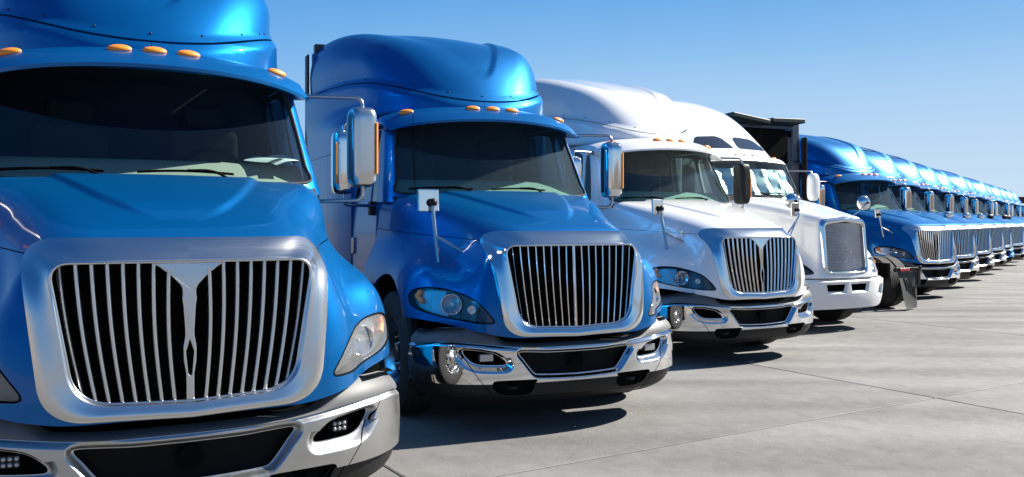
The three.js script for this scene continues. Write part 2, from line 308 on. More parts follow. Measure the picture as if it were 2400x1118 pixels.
// sun visor of the cab roof
// sleeper and roof fairing
const domeTop = spline([[-5, 3.93], [-4.3, 3.89], [-3.4, 3.74], [-2.8, 3.56], [-2.45, 3.41], [-2.2, 3.24], [-2.0, 3.05], [-1.8, 2.8]]);
const fairSide = spline([[-5, 1.19], [-4.5, 1.17], [-3.9, 1.125], [-3.0, 0.985], [-2.5, 0.885], [-2.2, 0.81], [-1.9, 0.72]]);
const sleeperSide = spline([[-5, 1.2], [-3.6, 1.2], [-3.1, 1.17], [-2.7, 1.07], [-2.4, 0.98], [-1.9, 0.9]]);
const seamY = (z) => 2.795 + 0.32 * (1 - Math.exp(-1.7 * Math.max(0, -1.93 - z)));
function upperField(X, y, z) {
  const x = Math.sqrt(X * X + 1e-6);
  const ledge = sstep(0.05, -0.06, y - seamY(z));
  const scoopW = 0.66 * Math.sqrt(clamp((-2.06 - z) / 1.5, 0, 2)), scoop = 0.034 * sstep(X < 0 ? -0.20 : -0.035, X < 0 ? 0.22 : 0.05, scoopW - x) * sstep(-2.06, -2.2, z);
  const top = (y - (domeTop(z) - 0.10 * x * x - scoop)) * 0.9;
  const up = Math.max(0, y - 3.05);
  const s = fairSide(z) - 0.13 * up + 0.05 * ledge;
  const lower = lerp(s, sleeperSide(z), sstep(2.85, 2.6, y) * sstep(-2.3, -2.9, z));
  const flank = 0.035 * sstep(0, 0.3, y - seamY(z)) * sstep(0.9, 0.3, y - seamY(z)) * sstep(-2.2, -2.7, z);
  const side = x - lower - flank;
  const nz = -1.93 - 0.36 * Math.pow(x / 0.85, 2.0) - 0.42 * Math.max(0, y - 2.85) - 0.12 * up * up + 0.06 * ledge;
  const nose = (z - nz) * 0.9;
  const floor = 2.66 - y;                                          // above the cab only
  return smax(smax(smax(top, side, 0.26), nose, 0.30), Math.min(floor, z + 2.78 + 0 * y), 0.05);
}

// ---- outlines on the bodywork
const lampOutline = smoothPoly([[0.672, 0.866], [0.715, 0.94], [0.797, 1.036], [0.903, 1.09], [1.0, 1.108], [1.085, 1.104], [1.138, 1.074], [1.155, 1.02], [1.135, 0.955], [1.035, 0.908], [0.87, 0.872], [0.75, 0.858]], 72, 0.5);
const lampD = inPoly(lampOutline);
const roundedTrapezoid = (wt, wb, yt, yb, rt, rb) => {             // closed outline, clockwise from the top left, 4 rounded corners
  const s = new THREE.Path(), W = (y) => lerp(wb, wt, (y - yb) / (yt - yb));
  s.moveTo(0, yt); s.lineTo(wt - rt, yt); s.quadraticCurveTo(wt, yt, W(yt - rt), yt - rt); s.lineTo(W(yb + rb), yb + rb);
  s.quadraticCurveTo(W(yb + rb * 0.35), yb, W(yb) - rb * 1.1, yb); s.lineTo(0, yb - 0.012); s.lineTo(-W(yb) + rb * 1.1, yb);
  s.quadraticCurveTo(-W(yb + rb * 0.35), yb, -W(yb + rb), yb + rb); s.lineTo(-W(yt - rt), yt - rt); s.quadraticCurveTo(-wt, yt, -wt + rt, yt); s.lineTo(0, yt);
  return s;
};
const frameOuter = roundedTrapezoid(0.70, 0.595, 1.548, 0.752, 0.17, 0.18).getSpacedPoints(200).slice(0, 200).map((p) => [p.x, p.y]);
const frameInner = roundedTrapezoid(0.575, 0.465, 1.438, 0.822, 0.09, 0.16).getSpacedPoints(200).slice(0, 200).map((p) => [p.x, p.y]);
const innerD = inPoly(frameInner), outerD = inPoly(frameOuter);
const faceZ = (x, y) => { let a = 0.3, b = -1.2; for (let i = 0; i < 26; i++) { const m = (a + b) / 2; if (hoodField(x, y, m) > 0) a = m; else b = m; } return a; };
const noseZ = (x, y) => -0.075 * (y - 0.78) - 0.09 * x * x;
const hoodFoot = (x) => 0.745 + 0.125 * sstep(0.45, 1.2, x);
const arch = (x, y, z) => { const r = Math.hypot((z + 1.20) / 0.60, (y - 0.50) / 0.68) - 1; return x > 0.75 ? r : 1; };

function buildBodies(h) {
  const G = {};
  // hood
  let m = surfaceNet(hoodField, [-1.3, 1.3], [0.55, 2.1], [-2.0, 0.16], h);
  m = cut(m, (x, y, z) => hoodFoot(Math.abs(x)) - y);
  m = cut(m, (x, y, z) => -1.885 - z); m = cut(m, (x, y, z) => Math.min(0.02 - cabField(x, y, z), y - 1.80));
  m = cut(m, (x, y, z) => -arch(Math.abs(x), y, z) * 0.6);
  m = cut(m, (x, y, z) => z > -0.5 ? -(outerD(x, y) + 0.004) : -1);
  const lampPart = (x, y, z) => z > -0.85 ? lampD(Math.abs(x), y) : 1;
  const lens = cut(m, (x, y, z) => lampPart(x, y, z) + 0.006);
  G.lens = { r: skin(cut(lens, (x) => -x), 0, -0.004), l: skin(cut(lens, (x) => x), 0, -0.004) };
  G.bright = { r: skin(cut(cut(lens, (x) => 0.955 - x), lampPart), 0, -0.05), l: skin(cut(cut(lens, (x) => x + 0.955), lampPart), 0, -0.05) };
  G.bowl = { r: skin(cut(cut(lens, (x) => -x), lampPart), 0, -0.09), l: skin(cut(cut(lens, (x) => x), lampPart), 0, -0.09) };
  m = cut(m, (x, y, z) => -lampPart(x, y, z));
  // the seam along each side of the hood, from the cowl to the grille
  m = split(m, (x, y, z) => z < -0.2 && Math.abs(x) > 0.5 ? y - (1.60 - 0.06 * (z + 1.7) * 0.9 - 0.05) : 1, 0.0025);
  G.hood = skin(m, 0.025, 0, (x, y, z) => y < 1.2);
  G.gasket = [1, -1].map((s) => { const pts = lampOutline.filter((_, i) => i % 2 === 0).map(([x, y]) => [s * x, y, faceZ(x, y) - 0.004]); return tube(pts, 0.006, 110, 6, true); });
  // cab
  let c = surfaceNet(cabField, [-1.2, 1.2], [0.75, 2.8], [-3.0, -1.0], h);
  c = cut(c, (x, y, z) => 0.85 - y); c = cut(c, (x, y, z) => -2.92 - z); c = cut(c, (x, y, z) => Math.min(1.80 - y, z + 1.892));
  const scr = inPoly(smoothPoly([[-0.955, 1.885], [-0.5, 1.86], [0, 1.85], [0.5, 1.86], [0.955, 1.885], [0.948, 2.0], [0.91, 2.3], [0.868, 2.53], [0.83, 2.575], [0.5, 2.61], [0, 2.62], [-0.5, 2.61], [-0.83, 2.575], [-0.868, 2.53], [-0.91, 2.3], [-0.948, 2.0]], 120, 0.4));
  const scrD = (x, y, z) => z > -2.25 ? scr(x, y) : 1;
  G.screen = skin(cut(c, (x, y, z) => scrD(x, y, z) + 0.004), 0, -0.006);
  G.screenGasket = tube(smoothPoly([[-0.955, 1.885], [-0.5, 1.86], [0, 1.85], [0.5, 1.86], [0.955, 1.885], [0.948, 2.0], [0.91, 2.3], [0.868, 2.53], [0.83, 2.575], [0.5, 2.61], [0, 2.62], [-0.5, 2.61], [-0.83, 2.575], [-0.868, 2.53], [-0.91, 2.3], [-0.948, 2.0]], 80, 0.4).map(([x, y]) => { let a = -0.8, b = -2.6; for (let i = 0; i < 24; i++) { const k = (a + b) / 2; if (cabField(x, y, k) > 0) a = k; else b = k; } return [x, y, a]; }), 0.011, 160, 6, true);
  c = cut(c, (x, y, z) => -scrD(x, y, z));
  const winD = inPoly(smoothPoly([[-2.27, 1.86], [-2.24, 2.0], [-2.29, 2.3], [-2.33, 2.50], [-2.5, 2.55], [-2.80, 2.55], [-2.86, 2.45], [-2.86, 1.95], [-2.80, 1.86], [-2.5, 1.84]], 80, 0.4));
  const ventD = inPoly(smoothPoly([[-2.00, 1.78], [-1.97, 1.85], [-2.06, 2.2], [-2.15, 2.47], [-2.18, 2.50], [-2.235, 2.49], [-2.245, 2.40], [-2.19, 2.0], [-2.15, 1.76], [-2.10, 1.735], [-2.04, 1.74]], 80, 0.4));
  const sideOnly = (d) => (x, y, z) => Math.abs(x) > 0.85 ? d(z, y) : 1;
  const lr = (m, off) => ({ r: skin(cut(m, (x) => -x), 0, off), l: skin(cut(m, (x) => x), 0, off) });
  G.doorWindow = lr(cut(c, (x, y, z) => sideOnly(winD)(x, y, z) + 0.004), -0.012);
  G.ventWindow = lr(cut(c, (x, y, z) => sideOnly(ventD)(x, y, z) + 0.004), -0.008);
  c = cut(c, (x, y, z) => -sideOnly(winD)(x, y, z)); c = cut(c, (x, y, z) => -sideOnly(ventD)(x, y, z));
  // doors: a seam in front of and behind each
  const doorFront = (x, y, z) => Math.abs(x) > 0.7 ? z - (y > 1.85 ? -1.90 - 0.36 * (y - 1.85) : -1.90) : 1;
  const doors = cut(c, (x, y, z) => Math.max(doorFront(x, y, z) + 0.004, y - 2.60, 0.92 - y, 0.7 - Math.abs(x)));
  c = join(cut(c, (x, y, z) => -doorFront(x, y, z) + 0.004), cut(cut(c, (x, y, z) => doorFront(x, y, z)), (x, y, z) => 2.605 - y), cut(cut(c, (x, y, z) => doorFront(x, y, z)), (x, y, z) => y - 0.915));
  G.cab = skin(c, 0.03); G.cabLining = skin(join(c, doors), 0, -0.035);
  G.door = { r: skin(cut(doors, (x) => -x), 0.03), l: skin(cut(doors, (x) => x), 0.03) };
  // sleeper and fairing
  let u = surfaceNet(upperField, [-1.35, 1.35], [0.70, 4.05], [-4.75, -1.7], h * 1.3);
  u = cut(u, (x, y, z) => -4.66 - z); u = cut(u, (x, y, z) => Math.min(0.0 - cabField(x, y, z), 2.70 - y, z + 2.88)); u = cut(u, (x, y, z) => 0.75 - y);
  const seam = (x, y, z) => y - seamY(z);
  G.fairing = skin(cut(u, (x, y, z) => 0.006 - seam(x, y, z)), 0.03);
  G.solar = skin(cut(cut(cut(u, (x, y, z) => domeTop(z) - 0.22 - y), (x, y, z) => Math.abs(x) - 0.50), (x, y, z) => z + 2.85), 0.02, 0.012);
  let low = cut(u, (x, y, z) => seam(x, y, z) + 0.006);
  low = split(low, (x, y, z) => (y > 2.62 && z > -2.45 ? x : 1), 0.0022);
  low = split(low, (x, y, z) => Math.abs(x) > 0.9 && z < -3 ? y - 2.34 : 1, 0.0025);
  low = split(low, (x, y, z) => Math.abs(x) > 0.9 && y < 2.338 ? z + 3.5 : 1, 0.0025);
  G.sleeper = skin(low, 0.03);
  return G;
}
// visor: a curved blade over the screen, lights on its upper face
const visorBack = (x) => [x, 2.735 - 0.075 * x * x - 0.06 * Math.pow(x, 6), -2.06 - 0.16 * x * x];
const visorFront = (x) => [x, 2.565 - 0.055 * x * x - 0.03 * Math.pow(Math.abs(x), 5), -1.44 - 0.30 * x * x - 0.10 * Math.pow(x, 4)];
const visorAt = (x, t, lift = 0) => {                             // t from 0 (back) to 1 (front edge)
  const a = visorBack(x), b = visorFront(x);
  return [x, lerp(a[1], b[1], t) + 0.055 * Math.sin(Math.PI * Math.pow(t, 1.0)) + lift, lerp(a[2], b[2], t)];
};
const HV = 0.985;
function visorGeometry() {
  const top = sheet((u, t) => visorAt((u * 2 - 1) * HV, t), 60, 16), lip = sheet((u, t) => { const p = visorAt((u * 2 - 1) * HV, 1); return [p[0], p[1] - 0.022 * t, p[2] - 0.004 * t]; }, 60, 2);
  const under = sheet((u, t) => { const a = visorAt((u * 2 - 1) * HV, 1), b = visorBack((u * 2 - 1) * HV); return [a[0], lerp(a[1] - 0.022, b[1] - 0.10, t), lerp(a[2] - 0.004, b[2] + 0.02, t)]; }, 60, 4);
  const ends = [1, -1].map((s) => sheet((u, t) => { const x = s * HV, p = visorAt(x, u), q0 = visorAt(x, 1), b = visorBack(x); const r = [x, lerp(b[1] - 0.10, q0[1] - 0.022, u), lerp(b[2] + 0.02, q0[2] - 0.004, u)]; return [x + s * 0.02 * Math.sin(Math.PI * t), lerp(p[1], r[1], t), lerp(p[2], r[2], t)]; }, 16, 4));
  return merge([top, lip, under, ...ends]);
}
// ---- bumper: a plan curve (from the middle to the end at the wheel) swept over heights
const planCurve = new THREE.CatmullRomCurve3([[-0.3, 0.05], [0, 0.05], [0.3, 0.04], [0.6, 0.0], [0.85, -0.085], [1.0, -0.19], [1.11, -0.32], [1.165, -0.44], [1.18, -0.57]].map(([x, z]) => V3(x, 0, z)), false, 'centripetal');
const planTable = planCurve.getSpacedPoints(600), planStart = planTable.findIndex((p) => p.x >= 0), planLen = planTable.length - 1 - planStart;
const plan = (s) => {                                             // s in [-1, 1]; returns [x, z, normal x, normal z]
  const a = Math.abs(s), f = planStart + a * planLen, i = Math.min(planTable.length - 2, Math.floor(f)), t = f - i, p = planTable[i], q = planTable[i + 1];
  const dx = q.x - p.x, dz = q.z - p.z, l = Math.hypot(dx, dz), sg = s < 0 ? -1 : 1;
  return [sg * lerp(p.x, q.x, t), lerp(p.z, q.z, t), sg * -dz / l, dx / l];
};
const planS = (x) => { let a = 0, b = 1; for (let i = 0; i < 30; i++) { const m = (a + b) / 2; if (plan(m)[0] < x) a = m; else b = m; } return a; };
const strip = (x) => 0.665 + 0.05 * sstep(0.3, 1.0, x) - 0.03 * sstep(1.05, 1.2, x);      // top edge of the bright plate
const intake = inPoly(smoothPoly([[-0.475, 0.632], [-0.24, 0.622], [0, 0.62], [0.24, 0.622], [0.475, 0.632], [0.44, 0.57], [0.365, 0.478], [0.31, 0.462], [0, 0.452], [-0.31, 0.462], [-0.365, 0.478], [-0.44, 0.57]], 90, 0.35));
const fogHole = inPoly(smoothPoly([[0.90, 0.655], [0.80, 0.65], [0.67, 0.625], [0.595, 0.575], [0.585, 0.548], [0.62, 0.54], [0.78, 0.545], [0.85, 0.57], [0.90, 0.625]], 60, 0.4));
const towHole = inPoly(smoothPoly([[0.36, 0.40], [0.36, 0.43], [0.66, 0.43], [0.69, 0.40], [0.66, 0.34], [0.58, 0.31], [0.42, 0.31], [0.37, 0.34]], 40, 0.3));
function bumperParts(h) {
  const depth = (x, y) => {                                       // the plate folds back around its openings
    const a = intake(x, y), b = fogHole(Math.abs(x), y);
    let d = 0.045 * sstep(0.035, 0.0, a);
    const wide = y < 0.6 ? 0.06 : 0.025;
    d = Math.max(d, 0.05 * sstep(wide, 0.0, b));
    return d;
  };
  const surf = (s, y) => {
    const p = plan(s), x = Math.abs(p[0]), bow = 0.02 * Math.cos((y - 0.53) * 6) - 0.02, crown = -0.02 * sstep(strip(x) - 0.03, strip(x), y), d = depth(p[0], y) + (x > 1.08 ? 0 : 0);
    const o = bow + crown - d; return [p[0] + p[2] * o, y, p[1] + p[3] * o];
  };
  const grid = (y0, y1, fn, ns, nv) => {                          // as a field-less mesh that cut() understands, with s and y kept for the outlines
    const P = [], I = [];
    for (let j = 0; j <= nv; j++) for (let i = 0; i <= ns; i++) { const s = -1 + 2 * i / ns, x = Math.abs(plan(s)[0]); P.push(s, lerp(y0(x), y1(x), j / nv), 0); }
    for (let j = 0; j < nv; j++) for (let i = 0; i < ns; i++) { const a = j * (ns + 1) + i; I.push(a, a + 1, a + ns + 1, a + 1, a + ns + 2, a + ns + 1); }
    return { P, I };
  };
  const lift = (m, S) => {
    const P = new Float32Array(m.P.length), N = new Float32Array(m.P.length), uv = new Float32Array(m.P.length / 3 * 2), e = 1e-3;
    for (let i = 0; i < m.P.length; i += 3) {
      const s = m.P[i], y = m.P[i + 1], p = S(s, y), a = S(s + e, y), b = S(s - e, y), c = S(s, y + e), d = S(s, y - e);
      const n = V3(a[0] - b[0], a[1] - b[1], a[2] - b[2]).cross(V3(c[0] - d[0], c[1] - d[1], c[2] - d[2])).normalize();
      P.set(p, i); N.set([n.x, n.y, n.z], i); uv[i / 3 * 2] = s * 1.5; uv[i / 3 * 2 + 1] = y * 1.5;
    }
    const g = new THREE.BufferGeometry();
    g.setAttribute('position', new THREE.BufferAttribute(P, 3)); g.setAttribute('normal', new THREE.BufferAttribute(N, 3)); g.setAttribute('uv', new THREE.BufferAttribute(uv, 2)); g.setIndex(m.I); return g;
  };
  const X = (s) => plan(s)[0], G = {};
  let m = grid((x) => 0.405, strip, null, Math.round(3.2 / h), Math.round(0.3 / h * 1.2));
  m = cut(m, (s, y) => -intake(X(s), y)); m = cut(m, (s, y) => -fogHole(Math.abs(X(s)), y)); m = cut(m, (s, y) => -towHole(Math.abs(X(s)), y));
  const seamS = (s, y) => Math.abs(X(s)) - (0.98 - (strip(0.98) - y) * 0.72);
  const seamCut = (q, w) => join(cut(q, (s, y) => seamS(s, y) + w), cut(q, (s, y) => w - seamS(s, y)));
  G.centre = lift(cut(m, (s, y) => seamS(s, y) + 0.003), surf);
  const end = cut(m, (s, y) => 0.003 - seamS(s, y));
  G.end = { r: lift(cut(end, (s) => -s), surf), l: lift(cut(end, (s) => s), surf) };
  // grey cap along the top, thick at the ends
  const capTop = (x) => strip(x) + 0.028 + 0.085 * sstep(0.58, 0.72, x) - 0.015 * sstep(0.8, 1.15, x);
  const capS = (s, y) => { const p = plan(s), x = Math.abs(p[0]), t = (y - strip(x)) / Math.max(0.01, capTop(x) - strip(x)); const o = -0.018 - 0.075 * t * t; return [p[0] + p[2] * o, y, p[1] + p[3] * o]; };
  G.cap = lift(grid((x) => strip(x) + 0.004, capTop, null, 160, 8), capS);
  const capShelf = (s, y) => { const p = plan(s), x = Math.abs(p[0]), t = y, o = -0.093 - 0.25 * t; return [p[0] + p[2] * o * (x > 0.9 ? 0.4 : 1), capTop(x) - 0.01 * t, p[1] + p[3] * o * (x > 0.9 ? 0.4 : 1)]; };
  G.shelf = lift(grid(() => 0, () => 1, null, 120, 3), capShelf);
  // black valance below
  const foot = (x) => 0.235 + 0.06 * sstep(0.75, 1.2, x);
  const valS = (s, y) => { const p = plan(s), x = Math.abs(p[0]), t = (0.405 - y) / 0.17, o = -0.03 - 0.11 * t * t * t - 0.02 * t; return [p[0] + p[2] * o, y, p[1] + p[3] * o]; };
  let v = grid(foot, () => 0.40, null, 200, 16); v = cut(v, (s, y) => -towHole(Math.abs(X(s)), y));
  v = seamCut(v, 0.003);
  G.valance = lift(v, valS);
  // dark linings behind the openings
  const backS = (o) => (s, y) => { const p = plan(s); return [p[0] + p[2] * o, y, p[1] + p[3] * o]; };
  G.pocket = lift(grid(() => 0.29, () => 0.445, null, 60, 3), backS(-0.075));
  G.lining = lift(grid(() => 0.26, () => 0.66, null, 80, 4), backS(-0.16));
  let im = grid(() => 0.44, () => 0.645, null, 140, 12); im = cut(im, (s, y) => intake(X(s), y) - 0.012); G.intakeMesh = lift(im, (s, y) => { const p = plan(s), o = -0.075 - 0.02 * Math.sin((y - 0.45) * 16); return [p[0] + p[2] * o, y, p[1] + p[3] * o]; });
  return G;
}
// ---------------------------------------------------------------- shared shapes of the tractor
const FINE = buildBodies(0.019), COARSE = buildBodies(0.055), BUMPER = bumperParts(0.007), VISOR = visorGeometry();
const ringFrame = (() => {
  const n = frameOuter.length, cx = 0, cy = 1.14;
  return sheet((u, v) => {
    const i = Math.round(u * n) % n, a = frameInner[i], b = frameOuter[i], t = v * 1.35 - 0.35;
    const zi = noseZ(a[0], a[1]) + 0.012, zo = faceZ(b[0], b[1]) + 0.004;
    if (t < 0) { const k = -t / 0.35; return [a[0], a[1], zi - 0.07 * k]; }
    const lip = 0.014 * sstep(0.10, 0.0, t);
    return [lerp(a[0], b[0], t), lerp(a[1], b[1], t), lerp(zi, zo, t) + 0.022 * (1 - Math.pow(t, 5)) - lip];
  }, n, 27);
})();
const innerLip = tube(frameInner.filter((_, i) => i % 2 === 0).map(([x, y]) => [x * 1.004, y + (y - 1.13) * 0.004, noseZ(x, y) + 0.016]), 0.0075, 200, 8, true);
function barGeometry(xt, xb, yt, yb, w, bowX = 0) {               // one upright grille bar, slightly bowed, round-nosed
  const pts = []; for (let i = 0; i <= 12; i++) { const t = i / 12, y = lerp(yt, yb, t), x = lerp(xt, xb, t) + bowX * Math.sin(Math.PI * t); pts.push([x, y, noseZ(x, y) - 0.012]); }
  const g = new THREE.TubeGeometry(new THREE.CatmullRomCurve3(pts.map((p) => V3(...p))), 20, 1, 8, false), p = g.attributes.position;
  for (let i = 0; i < p.count; i++) { const k = Math.floor(i / 9), t = k / 20, y = lerp(yt, yb, t), x = lerp(xt, xb, t) + bowX * Math.sin(Math.PI * t), z = noseZ(x, y) - 0.012; p.setXYZ(i, x + (p.getX(i) - x) * w, y + (p.getY(i) - y) * 0.004, z + (p.getZ(i) - z) * 0.028); }
  g.computeVertexNormals(); return g;
}
const innerTop = (x) => { let a = 1.2, b = 1.45; for (let i = 0; i < 20; i++) { const m = (a + b) / 2; if (innerD(x, m) < 0) a = m; else b = m; } return a; };
const innerFoot = (x) => { let a = 1.2, b = 0.78; for (let i = 0; i < 20; i++) { const m = (a + b) / 2; if (innerD(x, m) < 0) a = m; else b = m; } return a; };
const vTop = (x) => Math.abs(x) < 0.2 ? innerTop(x) - 0.088 * Math.pow(1 - Math.abs(x) / 0.2, 1.35) : innerTop(x);
const BARS = { v: [], straight: [] };
for (const s of [-1, 1]) for (let i = 0; i < 8; i++) {
  const xt = 0.088 + i * 0.0635, xb = 0.066 + i * 0.0535;
  BARS.v.push(barGeometry(s * xt, s * xb, vTop(xt) + 0.006, innerFoot(xb) - 0.004, 0.0126, s * 0.012));
  const x1 = 0.066 + i * 0.0645, x2 = 0.060 + i * 0.0555;
  BARS.straight.push(barGeometry(s * x1, s * x2, innerTop(x1) + 0.006, innerFoot(x2) - 0.004, 0.0085, s * 0.006));
}
BARS.centre = barGeometry(0, 0, innerTop(0) + 0.01, innerFoot(0) - 0.01, 0.0165);
const vOrnament = (() => {
  const s = new THREE.Shape(), R = [[0.185, 1.4445], [0.165, 1.4405], [0.125, 1.418], [0.070, 1.372], [0.036, 1.335], [0.027, 1.318], [0.0255, 1.295], [0.028, 1.268], [0.0235, 1.24], [0.0165, 1.13], [0.0165, 1.10], [0.025, 1.05], [0.0235, 0.99], [0.014, 0.93], [0.0135, 0.87], [0.0135, 0.806]];
  s.moveTo(R[0][0], R[0][1]); for (const [x, y] of R.slice(1)) s.lineTo(x, y); for (const [x, y] of R.slice().reverse()) s.lineTo(-x, y);
  const hole = new THREE.Path(); hole.moveTo(0, 1.09); hole.lineTo(-0.021, 1.03); hole.lineTo(-0.012, 0.93); hole.lineTo(0, 0.915); hole.lineTo(0.012, 0.93); hole.lineTo(0.021, 1.03); hole.closePath(); s.holes.push(hole);
  const g = new THREE.ExtrudeGeometry(s, { depth: 0.016, bevelEnabled: true, bevelThickness: 0.005, bevelSize: 0.004, bevelSegments: 2, curveSegments: 4 });
  const p = g.attributes.position; for (let i = 0; i < p.count; i++) p.setZ(i, p.getZ(i) + noseZ(p.getX(i), p.getY(i)) - 0.012);
  g.computeVertexNormals(); return g;
})();
const steerTyre = (() => {
  const R = 0.515, W = 0.145, pr = [[0.29, -W + 0.02], [0.31, -W], [0.40, -W - 0.012], [0.47, -W], [R - 0.012, -W + 0.02]];
  const lathe = []; for (const [r, x] of pr) lathe.push([r, x]);
  for (let i = 0; i < 5; i++) { const a = lerp(-W + 0.03, W - 0.03, i / 5), b = lerp(-W + 0.03, W - 0.03, (i + 0.8) / 5); lathe.push([R, a], [R, b], [R - 0.012, b + 0.003], [R - 0.012, lerp(-W + 0.03, W - 0.03, (i + 1) / 5) - 0.003]); }
  for (const [r, x] of pr.slice().reverse()) lathe.push([r, -x]);
  const g = new THREE.LatheGeometry(lathe.map(([r, x]) => new THREE.Vector2(r, x)), 64); g.rotateZ(-Math.PI / 2); return g;
})();
const steerRim = (() => {
  const g = new THREE.LatheGeometry([[0.0, 0.09], [0.07, 0.09], [0.085, 0.06], [0.15, 0.045], [0.19, 0.03], [0.235, 0.045], [0.265, 0.10], [0.29, 0.125], [0.295, 0.13], [0.295, -0.12], [0.25, -0.10], [0, -0.10]].map(([r, x]) => new THREE.Vector2(r, x)), 48); g.rotateZ(-Math.PI / 2);
  const nuts = []; for (let i = 0; i < 10; i++) { const a = i / 10 * 2 * Math.PI; nuts.push(cyl(0.013, 0.016, 0.04, 0.055, Math.cos(a) * 0.143, Math.sin(a) * 0.143, 'x', 6)); }
  return merge([g, ...nuts]);
})();
const rimHoles = (() => { const a = []; for (let i = 0; i < 10; i++) { const t = (i + 0.5) / 10 * 2 * Math.PI; a.push(cyl(0.026, 0.026, 0.014, 0.038, Math.cos(t) * 0.205, Math.sin(t) * 0.205, 'x', 12)); } return merge(a); })();
const bowlGeo = (r, d) => new THREE.LatheGeometry([[0.002, -d], [r * 0.3, -d * 0.93], [r * 0.6, -d * 0.68], [r * 0.85, -d * 0.3], [r, 0], [r * 1.06, 0.004], [r * 1.10, 0], [r * 1.10, -d * 0.8]].map(([x, y]) => new THREE.Vector2(x, y)), 40).rotateX(Math.PI / 2);
const screenPoint = (x, y, off) => { let a = -0.8, b = -2.6; for (let i = 0; i < 24; i++) { const k = (a + b) / 2; if (cabField(x, y, k) > 0) a = k; else b = k; } return [x, y, a + off]; };
const wiper = (x0, x1, y, pivot) => ({ blade: tube([0, 0.25, 0.5, 0.75, 1].map((t) => screenPoint(lerp(x0, x1, t), y + 0.012 * Math.sin(Math.PI * t), 0.016)), 0.009, 20, 6), arm: tube([screenPoint(lerp(x0, x1, 0.5), y + 0.015, 0.035), screenPoint(lerp(lerp(x0, x1, 0.5), pivot, 0.5), y + 0.01, 0.055), screenPoint(pivot, 1.845, 0.03)], 0.008, 16, 6) });
const WIPERS = [wiper(-0.86, -0.30, 1.918, -0.24), wiper(-0.12, 0.44, 1.918, 0.47)];
const visorRot = (() => { const a = visorAt(0, 0.6), b = visorAt(0, 0.7); return Math.atan2(a[1] - b[1], b[2] - a[2]); })();
const markerGeo = (() => { const g = new THREE.SphereGeometry(1, 24, 16); g.scale(0.072, 0.026, 0.036); g.rotateX(visorRot); return g; })();
const markerSpots = [-0.8, -0.202, 0, 0.202, 0.8].map((x) => visorAt(x, Math.abs(x) > 0.5 ? 0.56 : 0.60, 0.006));
const rivetSpots = [-1.04, -0.95, -0.83, -0.62, -0.33, 0, 0.33, 0.62, 0.78, 0.83, 0.95].map((x) => {
  let a = -0.5, b = -4.4; const zs = (z) => seamY(z) + 0.04;
  for (let i = 0; i < 30; i++) { const k = (a + b) / 2; if (upperField(x, zs(k), k) > 0) a = k; else b = k; } return [x, zs(a), a];
});
const rivetGeo = new THREE.SphereGeometry(0.0085, 10, 8);
const lampCentre = [0.925, 0.988];
const surfaceNormal = (F, p) => V3(...gradient(F, ...p)).normalize();

